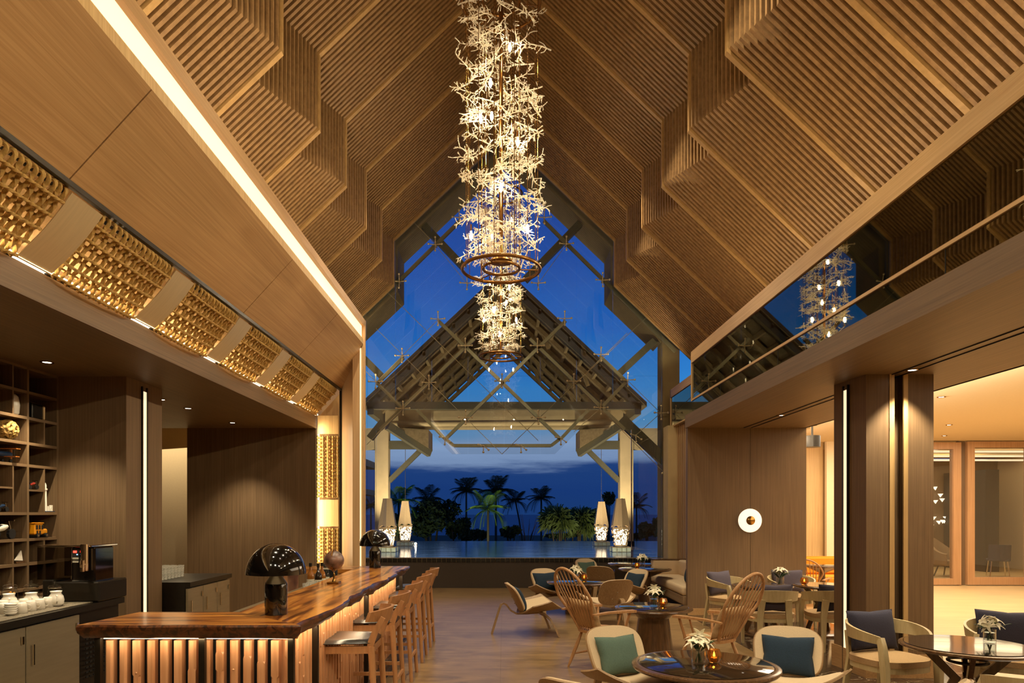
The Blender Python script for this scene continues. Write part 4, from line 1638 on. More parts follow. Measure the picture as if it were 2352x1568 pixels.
cushion((-0.38, -1.35, 0.30), (0.33, 1.25, 0.46), 0.05, 'seat_cushion', 'cream_fab')
cushion((-0.36, -1.35, 0.14), (0.34, 1.25, 0.30), 0.02, 'seat_base', 'taupe_fab')
cushion((-0.36, 1.05, 0.44), (0.34, 1.28, 0.76), 0.04, 'backrest', 'cream_fab')
cushion((0.16, -1.35, 0.44), (0.35, 1.05, 0.76), 0.04, 'backrest', 'cream_fab')
MB().box((-0.37, 1.05, 0.755), (0.34, 1.29, 0.775)).build('top_trim', 'table_wood', sf)
MB().box((-0.25, -1.3, 0), (0.30, 1.2, 0.14)).build('plinth', 'dark_metal', sf)
pillow('blue pillow at the end of the corner sofa', 'teal_navy', (3.30, 12.35, 0.46), R(75), 0.25, 0.42, 0.36, 0.15)

# ------------------------------------------------------------------ sconce
sn = thing('wall_sconce', 'round glowing wall lamp with a brass centre on the brown wall', 'lamp', (4.13, 11.5, 1.59))
m = MB().lathe([(0.001, 0), (0.13, 0.0), (0.195, 0.012), (0.20, 0.03), (0.18, 0.045), (0.10, 0.05), (0.09, 0.047)], 48)
me = m.build('glass_dish', emit('sconce_glow', (1.0, 0.85, 0.64), 0.98), sn, rot=(R(90), 0, 0), smooth=50)
MB().lathe([(0.001, 0.055), (0.06, 0.055), (0.075, 0.065), (0.06, 0.082), (0.001, 0.086)], 36).build('brass_centre', 'brass', sn, rot=(R(90), 0, 0), smooth=50)
MB().torus(0.20, 0.006, 48, 6).build('brass_rim', 'brass', sn, loc=(0, -0.025, 0), rot=(R(90), 0, 0), smooth=60)

# ------------------------------------------------------------------ gable window: panes, steel lattice, spider fittings
wn = thing('window_1', kind='structure')


def gp(px, py, y=None):
    p = at(px, py, DG)
    return V((p.x, DG + 0.10 if y is None else y, p.z))


pr = roof_profile(0, 1)
zk_u, zk_l = pr[1][1], pr[2][1]
bot = [gp(838, 985), gp(980, 985), gp(1037, 1041), gp(1276, 1041), gp(1332, 985), gp(1453, 985)]
# main hung glass, split along the fitting lines into panes
xL, xR = -3.2, 3.66
ridge = V((0, 0, pr[0][1]))


def topz(x):
    a = abs(x)
    if a < 2.52:
        return pr[0][1] - S0 * a
    return zk_l - S0 * (a - 2.52)


xs = [xL, -2.52, -1.68, -0.84, 0.0, 0.84, 1.68, 2.52, xR]


def botz(x):
    px = x / DG * 1568 + 1158
    z985, z1041 = gp(0, 985).z, gp(0, 1041).z
    if px < 980 or px > 1332:
        return z985
    if px < 1037:
        return z985 + (z1041 - z985) * (px - 980) / 57
    if px > 1276:
        return z1041 + (z985 - z1041) * (px - 1276) / 56
    return z1041


for i in range(len(xs) - 1):
    a, b = xs[i] + 0.003, xs[i + 1] - 0.003
    cuts = [a] + [q for q in (gp(980, 0).x, gp(1037, 0).x, gp(1276, 0).x, gp(1332, 0).x) if a < q < b] + [b]
    low = [(q, botz(q)) for q in cuts]
    za = topz(a) if abs(a) < 2.515 or a < 0 and i == 0 or abs(a) > 2.53 else topz(a * 0.99)
    zb = topz(b) if abs(b) < 2.515 else topz(b * 0.99) if i not in (0, 7) else topz(b)
    if i == 0:
        za, zb = topz(a), topz(-2.521)
    if i == 7:
        za, zb = topz(2.521), topz(b)
    zm = 4.9
    MB().poly([(x, DG + 0.14, z) for x, z in low] + [(b, DG + 0.14, zm - 0.003), (a, DG + 0.14, zm - 0.003)], (0, 0.012, 0)).build('pane', 'glass_pane', wn)
    MB().poly([(a, DG + 0.14, zm + 0.003), (b, DG + 0.14, zm + 0.003), (b, DG + 0.14, zb), (a, DG + 0.14, za)], (0, 0.012, 0)).build('pane', 'glass_pane', wn)
# low side panes down to the floor
MB().box((gp(1453, 0).x, DG + 0.14, 0), (3.66, DG + 0.152, gp(0, 985).z)).build('pane', 'glass_pane', wn)
MB().box((xL, DG + 0.14, 0), (gp(862, 0).x, DG + 0.152, gp(0, 985).z)).build('pane', 'glass_pane', wn)
MB().box((gp(1452, 0).x, DG + 0.135, 0), (gp(1454, 0).x, DG + 0.157, gp(0, 985).z)).build('pane_edge', 'chrome', wn)

thin = [((1005, 729), (1289, 1004)), ((1302, 728), (1021, 1004)), ((1088, 770), (868, 982)), ((1218, 770), (1440, 982)),
        ((1054, 494), (834, 712)), ((1251, 494), (1560, 800)), 
        ((1020, 1004), (1040, 1020)), ((1040, 1020), (1268, 1020)), ((1268, 1020), (1289, 1004)), ((954, 936), (1021, 1006)), ((1355, 936), (1289, 1006)),
        ((861, 874), (924, 936)), ((922, 814), (861, 874)), ((1382, 811), (1444, 870)), ((1444, 870), (1382, 934))]
for (a, b) in thin:
    MB().bar(gp(*a, DG + 0.32), gp(*b, DG + 0.32), 0.075, 0.075, (0, 1, 0)).build('steel_tube', 'tube', wn)
thick = [((963, 489), (1061, 592)), ((1338, 489), (1208, 623)), ((820, 806), (869, 855)), ((1516, 768), (1430, 848)), ((1436, 954), (1552, 1065)), ((838, 1000), (870, 960))]
for (a, b) in thick:
    MB().bar(gp(*a, DG + 0.60), gp(*b, DG + 0.60), 0.16 if a != (1436, 954) else 0.26, 0.16, (0, 1, 0)).build('steel_beam', 'truss', wn)
fits = [(998.6, 556.5), (1302, 555), (915, 642), (1386, 639), (1005, 729), (1298, 728), (922, 814), (1068, 791), (1235, 791), (1382, 811), (861, 874), (984, 876), (1153, 873), (1319, 873), (1444, 870), (924, 936), (1069, 957), (1237, 957), (1382, 934), (1521, 946), (1054, 494), (1251, 494), (1072, 646), (1237, 646)]
sp = None


def spider_mesh(half=False):
    m = MB()
    arms = ((0.155, 0), (-0.155, 0), (0, 0.155), (0, -0.155))
    if half:
        arms = ((0.12, -0.10), (-0.12, 0.02), (0.0, -0.155))
    for x, z in arms:
        m.tube([(0, 0.03, 0), (x * 0.9, -0.01, z * 0.9)], 0.011, 6)
        m.ball((x, -0.02, z), 0.026, 4)
    m.tube([(0, 0.2, 0), (0, 0.0, 0)], 0.018, 6)
    me = m.mesh('spider_fitting')
    me.shade_smooth()
    me.materials.append(M['fitting'])
    return me


sm = spider_mesh()
for px, py in fits:
    link('spider_fitting', sm, None, wn, gp(px, py, DG + 0.10))
sm2 = spider_mesh(True)
for px, py in ((1021, 1004), (1289, 1004), (1110, 1022), (1197, 1022), (1463, 998), (1535, 1088)):
    link('spider_fitting', sm2, None, wn, gp(px, py, DG + 0.10))
# tension rods (thin bright diagonals across the panes)
rods = [((1153, 1041), (861, 750)), ((1153, 1041), (1444, 760)), ((861, 640), (1237, 1010)), ((861, 874), (1005, 729)), ((1321, 880), (1600, 620)), ((984, 876), (861, 995)), ((1319, 873), (1530, 1085)), ((1444, 870), (1521, 946)), ((838, 850), (924, 936)), ((1382, 934), (1320, 990)), ((1521, 946), (1463, 998)), ((924, 936), (838, 1020)), ((1000, 556), (915, 470)), ((998, 556), (1072, 646)), ((1302, 555), (1237, 646))]
for a, b in rods:
    MB().tube([gp(*a, DG + 0.16), gp(*b, DG + 0.16)], 0.007, 5).build('tension_rod', 'fitting', wn)

# concrete portal frame outside the glass
pf = []
for side in (-1, 1):
    a0 = roof_profile(0, side, 0)
    a0 = [(x, z) for x, z in a0]
    a0[-1] = (side * 3.75, zk_l - S0 * (3.75 - 2.52))
    a1 = offset_profile(a0, side, 0.35)
    for i in range(3):
        p = [(a0[i][0], DG + 0.45, a0[i][1]), (a0[i + 1][0], DG + 0.45, a0[i + 1][1]), (a1[i + 1][0], DG + 0.45, a1[i + 1][1]), (a1[i][0], DG + 0.45, a1[i][1])]
        MB().poly(p, (0, 1.05, 0)).build('concrete_frame', 'concrete', wn)
    x0 = side * 3.75
    MB().box((min(x0, x0 + side * 0.4), DG + 0.45, 0.0), (max(x0, x0 + side * 0.4), DG + 1.0, 5.9)).build('concrete_frame', 'concrete', wn)

# ------------------------------------------------------------------ pool
pw = thing('wall_pool', kind='structure')
MB().box((-4.2, 15.72, 0), (4.4, 15.95, 0.59)).build('pool_face', 'pool_wall', pw)
tile = None
nt_ = 74
for i in range(nt_):
    x = -4.1 + i * 0.113
    if tile is None:
        tile = MB().cbox((0, 0, 0), (0.104, 0.03, 0.088), 0.004).mesh('tile')
        tile.materials.append(M['pool_tile'])
    link('tile', tile, None, pw, (x, 15.722, 0.636))
MB().box((-4.2, 15.73, 0.59), (4.4, 15.95, 0.682)).build('tile_bed', 'concrete', pw)


def water_mat(name, color, scale, bump, rough):
    m, t, b = new_mat(name)
    b.inputs['Base Color'].default_value = rgba(color)
    b.inputs['Roughness'].default_value = rough
    b.inputs['IOR'].default_value = 1.33
    b.inputs['Specular IOR Level'].default_value = 0.9
    tc = t.nodes.new('ShaderNodeTexCoord')
    no = t.nodes.new('ShaderNodeTexNoise')
    no.inputs['Scale'].default_value = scale
    no.inputs['Detail'].default_value = 3
    mp = t.nodes.new('ShaderNodeMapping')
    mp.inputs['Scale'].default_value = (0.4, 1.0, 1)
    t.links.new(tc.outputs['Object'], mp.inputs[0])
    t.links.new(mp.outputs[0], no.inputs['Vector'])
    bp = t.nodes.new('ShaderNodeBump')
    bp.inputs['Strength'].default_value = bump
    bp.inputs['Distance'].default_value = 0.02
    t.links.new(no.outputs['Fac'], bp.inputs['Height'])
    t.links.new(bp.outputs[0], b.inputs['Normal'])
    return m


M['pool'] = water_mat('pool_water', '#3069b2', 2.2, 0.30, 0.10)
M['sea'] = water_mat('sea_water', '#173f7c', 0.5, 0.4, 0.55)
pl = MB().box((-6.5, 15.95, 0.1), (6.5, 25.6, 0.685)).build('pool_water', 'pool')
tag(pl, 'dark blue infinity pool water beyond the glass', 'pool', kind='stuff')
MB().box((-6.6, 15.95, -0.6), (6.6, 25.9, 0.05)).build('pool_base', 'pool_wall', pw)
MB().box((-6.7, 25.6, -3), (6.7, 25.75, 0.675)).build('infinity_edge', 'pool_tile', pw)
MB().box((-12, 15.95, -3), (-6.5, 25.9, 0.6)).build('pool_terrace', 'concrete', pw)
MB().box((6.5, 18.7, -3), (9, 25.9, 0.6)).build('pool_terrace', 'concrete', pw)
gr = tag(MB().box((-160, 25.9, -3.2), (160, 150, -3.0)).build('garden_ground', flat('dark_garden_soil', '#141a0c', 1.0)), kind='structure')
se = tag(MB().box((-4000, 150, -4.2), (4000, 5500, -4.0)).build('sea', 'sea'), 'calm blue sea beyond the palm garden', 'sea', kind='stuff')

# ------------------------------------------------------------------ open pavilion over the pool
pv = thing('pool_pavilion', 'open timber-roofed gable pavilion on concrete columns in the pool', 'pavilion', (0, 20, 0.68))
PX, PZ, PA, PY0, PY1 = 3.9, 4.95, 8.6, 0.0, 8.6
Z0 = 0.68


def pvp(x, y, z):
    return (x, y, z - Z0)


for s in (-1, 1):
    MB().poly([pvp(0, PY0 - 0.15, PA + 0.1), pvp(s * (PX + 0.25), PY0 - 0.15, PZ - 0.13), pvp(s * (PX + 0.25), PY0 - 0.15, PZ + 0.0), pvp(0, PY0 - 0.15, PA + 0.25)], (0, PY1, 0)).build('roof_panel', 'roof_deck', pv)
    d = V((s * PX, 0, PZ - PA))
    for i in range(9):
        f = (i + 0.4) / 9
        x, z = d.x * f, PA + d.z * f
        MB().bar(pvp(x, PY0 - 0.1, z - 0.03), pvp(x, PY0 + PY1 - 0.2, z - 0.03), 0.09, 0.14).build('purlin', 'roof_wood', pv)
    for j in range(7):
        y = PY0 + 0.05 + j * 1.38
        w = 0.16 if j else 0.2
        MB().bar(pvp(0, y, PA - 0.10), pvp(s * PX, y, PZ - 0.10), 0.12 if j else 0.16, w + 0.1, (0, 1, 0)).build('rafter', 'roof_wood' if j else 'truss', pv)
        if 0 < j < 6:
            for f in (0.3, 0.62):
                x, z = d.x * f, PA + d.z * f
                MB().bar(pvp(x, y, z - 0.05), pvp(x + s * 0.22, y + 0.02, z - 0.62), 0.10, 0.10).build('strut', 'roof_wood', pv)
    # glass eaves strip and steel eaves beam
    MB().bar(pvp(s * PX, -0.1, PZ - 0.2), pvp(s * PX, 8.4, PZ - 0.2), 0.18, 0.3).build('eaves_beam', 'truss', pv)
    # concrete column
    MB().box(pvp(s * 3.88 - 0.21, 1.6, 0.60), pvp(s * 3.88 + 0.21, 2.0, 4.42)).build('column', 'stucco', pv)
    MB().box(pvp(s * 3.88 - 0.24, 1.57, 0.58), pvp(s * 3.88 + 0.24, 2.03, 0.84)).build('column_foot', 'pool_tile', pv)
    MB().box(pvp(s * 5.5 - 1.4, 1.65, 3.75), pvp(s * 5.5 + 1.4, 1.95, 4.42)).build('side_beam', 'stucco', pv)
    # braces and stub beams
    MB().bar(pvp(s * 3.67, 1.8, 2.75), pvp(s * 2.62, 1.8, 3.78), 0.15, 0.17, (0, 1, 0)).build('brace', 'truss', pv)
    MB().bar(pvp(s * 3.70, 1.8, 3.90), pvp(s * 2.85, 1.8, 3.90), 0.2, 0.26).build('stub_beam', 'truss', pv)
    MB().bar(pvp(s * 3.5, 0.5, 4.35), pvp(s * 2.35, 1.6, 3.62), 0.16, 0.24, (0, 0, 1)).build('raking_beam', 'truss', pv)
    MB().poly([pvp(s * 3.3, 0.7, 4.32), pvp(s * 2.35, 1.2, 4.32), pvp(s * 2.35, 1.2, 3.75)], (0, 1.2, 0)).build('soffit_box', 'roof_wood', pv)
MB().box(pvp(-PX - 0.1, -0.1, 4.76), pvp(PX + 0.1, 0.1, 4.97)).build('tie_beam', 'truss', pv)
MB().box(pvp(-3.75, 1.5, 4.42), pvp(3.75, 2.1, 5.02)).build('cream_beam', 'stucco', pv)
MB().bar(pvp(-2.6, 8.2, 6.2), pvp(2.6, 8.2, 6.2), 0.15, 0.2).build('collar_beam', 'truss', pv)
MB().tube([pvp(3.5, 1.2, 4.55), pvp(-3.5, 1.2, 4.5)], 0.09, 8).build('rolled_blind', 'stucco', pv, smooth=60)
# unseen spots onto the pavilion; the lantern and frame spots are added fill
for s in (-1, 1):
    spot('pavilion_uplight', (s * 3.0, 19.6, 0.9), (s * 1.2, 23.5, 7.5), 420, 120, radius=0.08)
    spot('column_uplight', (s * 3.45, 20.6, 0.8), (s * 3.85, 21.6, 3.6), 120, 70, radius=0.08)
    spot('beam_light', (s * 2.2, 18.6, 1.0), (s * 1.5, 21.5, 4.7), 90, 80, radius=0.08)
    spot('lantern_fill_spot', (s * 2.4, 16.1, 1.0), (s * 3.2, 20, 1.5), 110, 60, radius=0.05)
    spot('frame_fill_spot', (s * 2.9, 15.2, 4.6), (s * 3.2, 16.4, 8), 60, 110, radius=0.05)

# ------------------------------------------------------------------ pool lanterns


def lantern_shade(t, h, w):
    """folded metal lantern: pleated upper shade, pierced lower cup"""
    n = 6
    m = MB()
    zt, zm, zb = h, h * 0.40, h * 0.02
    vs, fs = [], []
    for i in range(2 * n):
        a = PI * i / n + 0.25
        rt = w * 0.24 * (1.0 if i % 2 == 0 else 0.82)
        rm = w * 0.50 * (1.0 if i % 2 == 0 else 0.80)
        vs += [(rt * math.cos(a), rt * math.sin(a), zt), (rm * math.cos(a), rm * math.sin(a), zm + (0.05 * h if i % 2 else 0))]
    k = 2 * n
    for i in range(k):
        j = (i + 1) % k
        fs.append((2 * i, 2 * j, 2 * j + 1, 2 * i + 1))
    fs.append(tuple(2 * i for i in reversed(range(k))))
    m.add(vs, fs).build('pleated_shade', M['lantern'], t)
    m = MB()
    rnd = random.Random(3)
    seg, rows = 30, 15
    for i in range(n):
        a0, a1 = 2 * PI * i / n + 0.25, 2 * PI * (i + 1) / n + 0.25
        A0, A1 = V((math.cos(a0), math.sin(a0), 0)), V((math.cos(a1), math.sin(a1), 0))

        def q(u, v):
            r = w * (0.34 + 0.16 * v)
            p = (A0 * (1 - u) + A1 * u) * r
            return (p.x, p.y, zb + (zm - zb) * v)
        for c in range(9):
            for r_ in range(rows):
                if 0 < r_ < rows - 1 and rnd.random() < 0.58:
                    continue
                u0, u1, v0, v1 = c / 9, (c + 1) / 9, r_ / rows, (r_ + 1) / rows
                m.add([q(u0, v0), q(u1, v0), q(u1, v1), q(u0, v1)], [(0, 1, 2, 3)])
    m.build('pierced_cup', M['lantern'], t, fix=False)['kind'] = 'stuff'
    MB().lathe([(0.001, 0.03), (w * 0.29, 0.05), (w * 0.40, h * 0.36), (0.001, h * 0.37)], 6).build('lamp', M['lantern_glow'], t, smooth=40)
    MB().lathe([(0.001, 0), (w * 0.36, 0), (w * 0.36, 0.02), (0.001, 0.02)], 24).build('foot', 'dark_metal', t)


M['lantern'] = flat('champagne_metal', '#c9ae84', 0.5, 0.15, 0.04)
M['lantern_glow'] = emit('lantern_glow', (1.0, 0.85, 0.58), 2.2)
M['block'] = flat('glass_block', '#c6d2c0', 0.12, 0.0, 0.2, 12, coat=0.5)
lspec = [(931, 1253.5, 21.9, 1.30, 0.50, 'left rear pool lantern on a low glass-block plinth', True), (1381, 1253, 21.9, 1.28, 0.50, 'right rear pool lantern on a low glass-block plinth', True),
         (890, 1268, 18.35, 1.30, 0.54, 'left front pool lantern, half behind the black bar lamp', False), (1425, 1267, 18.4, 1.30, 0.54, 'right front pool lantern with a pierced glowing cup', False)]
for px, py, Y, h, w, lab, cab in lspec:
    p = at(px, 1180, Y)
    pb = thing('glass_block_plinth', 'square plinth of pale glass blocks under the ' + lab.split(' on')[0].split(',')[0].split(' with')[0], 'plinth', (p.x, Y, 0.686), group='lantern plinths in the pool')
    for i in range(4):
        for s_, ax in ((-1, 0), (1, 0), (-1, 1), (1, 1)):
            o_ = (-0.195 + i * 0.13)
            c = (o_, s_ * 0.215, 0.062) if ax == 0 else (s_ * 0.215, o_, 0.062)
            sz = (0.118, 0.05, 0.112) if ax == 0 else (0.05, 0.118, 0.112)
            MB().cbox(c, sz, 0.006).build('glass_block', 'block', pb)
    MB().box((-0.25, -0.25, 0.118), (0.25, 0.25, 0.128)).build('plinth_top', 'stucco', pb)
    MB().box((-0.20, -0.20, 0.0), (0.20, 0.20, 0.116)).build('plinth_core', 'stucco', pb)
    t = thing('pool_lantern', lab, 'lantern', (p.x, Y, 0.816), 0.3, 'folded metal lanterns in the pool')
    lantern_shade(t, h, w)
    if cab:
        MB().tube([(0, 0, h), (0, 0, 3.65)], 0.008, 5).build('cable', 'chrome', t)
gl = thing('garden_spotlight', 'bright small spotlight at the pool edge beside the left lantern', 'light', (at(955, 1180, 22.5).x, 22.5, 0.70))
MB().lathe([(0.001, 0), (0.05, 0), (0.06, 0.06), (0.055, 0.06), (0.05, 0.03), (0.001, 0.03)], 16).build('housing', 'dark_metal', gl, rot=(R(80), 0, 0))
MB().ball((0, -0.05, 0.03), 0.028, 6).build('lamp', emit('spot_glow', (1.0, 0.85, 0.6), 150), gl)

# ------------------------------------------------------------------ palms and shrubs
M['palm_dark'] = flat('palm_frond_dusk', '#2c3a20', 0.7, noise=0.2)  # dusk shade of the unlit palms is put into the colour
M['palm_lit'] = flat('palm_frond_lit', '#5c7a22', 0.6, noise=0.2)  # brighter copy, carries the light on the lit palms
M['trunk'] = flat('palm_trunk', '#4a3c28', 0.9, noise=0.2)
M['bush'] = flat('shrub_leaf', '#34401f', 0.8, noise=0.3)
M['bush2'] = flat('pandanus_leaf', '#5b6a30', 0.7, noise=0.25)


def frond_mesh(mat, droop, n=34, wide=1.15):
    m = MB()
    pts = []
    for i in range(n + 1):
        s = i / n
        pts.append(V((0, s * (1 - 0.22 * droop * s), 0.32 * s - droop * 0.75 * s * s)))
    for i in range(n):
        m.bar(pts[i], pts[i + 1], 0.018, 0.012)
    for i in range(2, n + 1):
        p = pts[i]
        s = i / n
        ll = 0.36 * wide * math.sin(PI * (0.12 + 0.80 * s)) ** 0.7
        for sx in (-1, 1):
            tip = p + V((sx * ll * 0.75, ll * 0.45, -ll * 0.45))
            mid = p.lerp(tip, 0.5) + V((0, 0, 0.02))
            w = V((0, 0.0065, 0.0))
            m.add([p - w, p + w, mid + w * 1.2, mid - w * 1.2, tip], [(0, 1, 2, 3), (3, 2, 4)])
    me = m.mesh('frond')
    me.materials.append(M[mat])
    return me


fr = {(mt, d): frond_mesh(mt, d) for mt in ('palm_dark', 'palm_lit') for d in (0.5, 0.9, 1.4)}


def palm(label, px, py, Y, rad, mat, seed, n=21, zb=-3.0, lean=0.0, cat='palm'):
    rnd = random.Random(seed)
    p = at(px, py, Y)
    t = thing('coconut_palm', label, cat, (p.x - lean, Y, zb), group='palms beyond the pool')
    h = p.z - zb
    pts = [(0, 0, 0), (lean * 0.2, 0, h * 0.3), (lean * 0.6, 0, h * 0.7), (lean, 0, h)]
    MB().tube(pts, 0.13 * rad / 2.4, 8, scales=[1.5, 1.1, 0.9, 0.8]).build('trunk', 'trunk', t, smooth=60)
    n = int(n * 1.25)
    for i in range(n):
        a = 2 * PI * i / n * 1.0 + rnd.uniform(-0.25, 0.25)
        k = i % 3
        d = (0.5, 0.9, 1.4)[k]
        o = link('frond', fr[(mat, d)], None, t, (lean, 0, h))
        o.rotation_euler = ((0.95, 0.45, 0.05)[k] + rnd.uniform(-0.12, 0.12), 0, a)
        sc_ = rad * rnd.uniform(0.85, 1.1)
        o.scale = (sc_, sc_, sc_)
    return t


def shrub(label, px, py, Y, wpx, hpx, mat, seed, n=900, leaf=0.34, zb=-3.0, blade=False, name='shrub', grp='shrubs beyond the pool'):
    """crown of single leaves on a few stems; wpx,hpx half sizes of the crown in photo pixels"""
    rnd = random.Random(seed)
    c = at(px, py, Y)
    rx, rz = wpx / 1568 * Y, hpx / 1568 * Y
    t = thing(name, label, 'shrub', (c.x, Y, zb), group=grp)
    m = MB()
    lobes = [(rnd.uniform(-0.6, 0.6) * rx, rnd.uniform(-0.5, 0.5) * rx, rnd.uniform(-0.5, 0.45) * rz) for _ in range(9)]
    for i in range(n):
        lx, ly, lz = lobes[i % 9]
        d = V((rnd.gauss(0, 1), rnd.gauss(0, 1), rnd.gauss(0, 1))).normalized()
        r = rnd.uniform(0.55, 1.0)
        pnt = V((lx + d.x * rx * 0.45 * r, ly + d.y * rx * 0.4 * r, c.z - zb + lz + d.z * rz * 0.5 * r))
        if blade:
            e = (d + V((0, 0, rnd.uniform(-0.2, 0.6)))).normalized()
            L_ = leaf * rnd.uniform(1.0, 2.0)
            w = e.cross(V((rnd.random(), rnd.random(), 0.3))).normalized() * leaf * 0.10
            m.add([pnt - w, pnt + w, pnt + e * L_ * 0.6 + w * 0.7, pnt + e * L_ - V((0, 0, L_ * 0.3))], [(0, 1, 2, 3)])
        else:
            u = V((rnd.gauss(0, 1), rnd.gauss(0, 1), rnd.gauss(0, 1))).normalized() * leaf * 0.6
            w = u.cross(V((rnd.random(), 0.4, rnd.random()))).normalized() * leaf * 0.3
            m.add([pnt - u, pnt + w, pnt + u, pnt - w], [(0, 1, 2, 3)])
    tag(m.build('foliage', mat, t, fix=False), kind='stuff')
    for i in range(4):
        a = rnd.uniform(-1, 1)
        MB().tube([(a * 0.15 * rx, 0, 0), (a * 0.3 * rx, 0, (c.z - zb) * 0.55), (a * 0.6 * rx, 0, c.z - zb)], 0.05 + 0.02 * rx, 6, scales=[1.3, 1, 0.5]).build('stem', 'trunk', t, smooth=60)
    return t


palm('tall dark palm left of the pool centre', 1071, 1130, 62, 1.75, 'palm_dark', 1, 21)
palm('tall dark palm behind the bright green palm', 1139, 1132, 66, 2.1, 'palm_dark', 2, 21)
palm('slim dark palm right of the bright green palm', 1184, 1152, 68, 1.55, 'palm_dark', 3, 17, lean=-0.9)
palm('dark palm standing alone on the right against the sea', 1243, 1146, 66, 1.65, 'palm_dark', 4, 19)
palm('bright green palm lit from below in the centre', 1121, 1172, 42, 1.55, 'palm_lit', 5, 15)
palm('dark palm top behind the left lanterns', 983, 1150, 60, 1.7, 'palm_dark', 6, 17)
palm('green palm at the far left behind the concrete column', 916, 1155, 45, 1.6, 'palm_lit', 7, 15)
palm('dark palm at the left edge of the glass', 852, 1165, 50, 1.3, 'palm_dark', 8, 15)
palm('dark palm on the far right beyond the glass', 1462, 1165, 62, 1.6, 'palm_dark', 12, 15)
shrub('large dark tree mass left, behind the left rear lantern', 993, 1188, 50, 62, 50, 'bush', 21, 3600, 0.32)
shrub('dark leafy shrub below the tall left palm', 1050, 1215, 52, 34, 32, 'bush', 22, 1300, 0.3)
shrub('dark broadleaf shrub right of the bright green palm', 1172, 1222, 50, 24, 18, 'bush', 23, 900, 0.3)
shrub('low dark shrub left of the bright green palm', 1098, 1228, 48, 24, 14, 'bush', 24, 700, 0.25)
shrub('spiky green pandanus left half of the right clump', 1282, 1192, 46, 30, 24, 'bush2', 25, 1400, 0.42, blade=True)
shrub('spiky green pandanus right half of the right clump', 1332, 1196, 47, 30, 24, 'bush2', 26, 1400, 0.42, blade=True)
shrub('low dark shrub under the pandanus clump', 1300, 1232, 48, 50, 9, 'bush', 27, 600, 0.22)
shrub('small leafy shrub right of the right lanterns', 1492, 1212, 46, 28, 24, 'bush2', 28, 1100, 0.3)
shrub('dark shrub behind the left concrete column', 905, 1205, 44, 40, 34, 'bush', 29, 1500, 0.32)
shrub('thin-crowned dark tree behind the right rear lantern', 1398, 1145, 60, 17, 18, 'bush', 30, 420, 0.25)
shrub('low hedge at the far right of the pool', 1440, 1226, 48, 36, 12, 'bush', 31, 700, 0.22)
spot('palm_uplight', (-1.3, 38, -2.5), (-1.0, 42, 2.4), 900, 60, (0.9, 1.0, 0.6), 0.1)
spot('palm_uplight', (5.0, 41.5, -2.5), (4.7, 46, 1.6), 700, 70, (1.0, 0.9, 0.55), 0.1)
spot('palm_uplight', (-6.0, 41, -2.5), (-6.2, 46, 2.0), 500, 70, (0.9, 1.0, 0.6), 0.1)
# bare sapling
bt = thing('bare_sapling', 'leafless twiggy sapling between the palms on the right', 'tree', (at(1210, 1180, 50).x, 50, -3))
rnd = random.Random(5)
for i in range(14):
    a = rnd.uniform(-1, 1)
    z0 = rnd.uniform(0.5, 2.6)
    MB().tube([(0, 0, z0 * 0.5), (a * 0.35, 0, z0 + 0.8), (a * 0.8, 0, z0 + 1.5 + rnd.random())], 0.02, 4, scales=[1.4, 1, 0.5]).build('branch', 'trunk', bt)
# eaves of a neighbouring building at the left edge of the glass
nb = thing('neighbour_roof', 'flat cream eaves of a neighbouring building at the left edge of the glass', 'building', (-6.9, 31, 0))
MB().box((-1.2, 0, 2.6), (0.55, 3, 2.85)).build('roof_slab', 'stucco', nb)
MB().box((-1.2, 0, 3.9), (0.62, 3, 4.2)).build('roof_slab', 'stucco', nb)
MB().box((-1.2, 0.5, -3), (0.0, 3, 3.9)).build('wall', 'stucco', nb)

# ------------------------------------------------------------------ chandeliers of glass twigs


def twig_glass():
    m = bpy.data.materials.new('champagne_twig_glass')
    m.use_nodes = True
    t = m.node_tree
    b = t.nodes['Principled BSDF']
    o = t.nodes['Material Output']
    b.inputs['Base Color'].default_value = (1.0, 0.93, 0.80, 1)
    b.inputs['Roughness'].default_value = 0.12
    b.inputs['Specular IOR Level'].default_value = 0.9
    tr = t.nodes.new('ShaderNodeBsdfTranslucent')
    tr.inputs[0].default_value = (1.0, 0.92, 0.78, 1)
    tp = t.nodes.new('ShaderNodeBsdfTransparent')
    tp.inputs[0].default_value = (1, 0.97, 0.9, 1)
    m1 = t.nodes.new('ShaderNodeMixShader')
    m1.inputs[0].default_value = 0.40
    m2 = t.nodes.new('ShaderNodeMixShader')
    m2.inputs[0].default_value = 0.40
    t.links.new(b.outputs[0], m1.inputs[1])
    t.links.new(tr.outputs[0], m1.inputs[2])
    t.links.new(m1.outputs[0], m2.inputs[1])
    t.links.new(tp.outputs[0], m2.inputs[2])
    t.links.new(m2.outputs[0], o.inputs[0])
    return m


M['twig'] = twig_glass()
M['bulb'] = emit('chandelier_bulb', (1.0, 0.80, 0.50), 450)


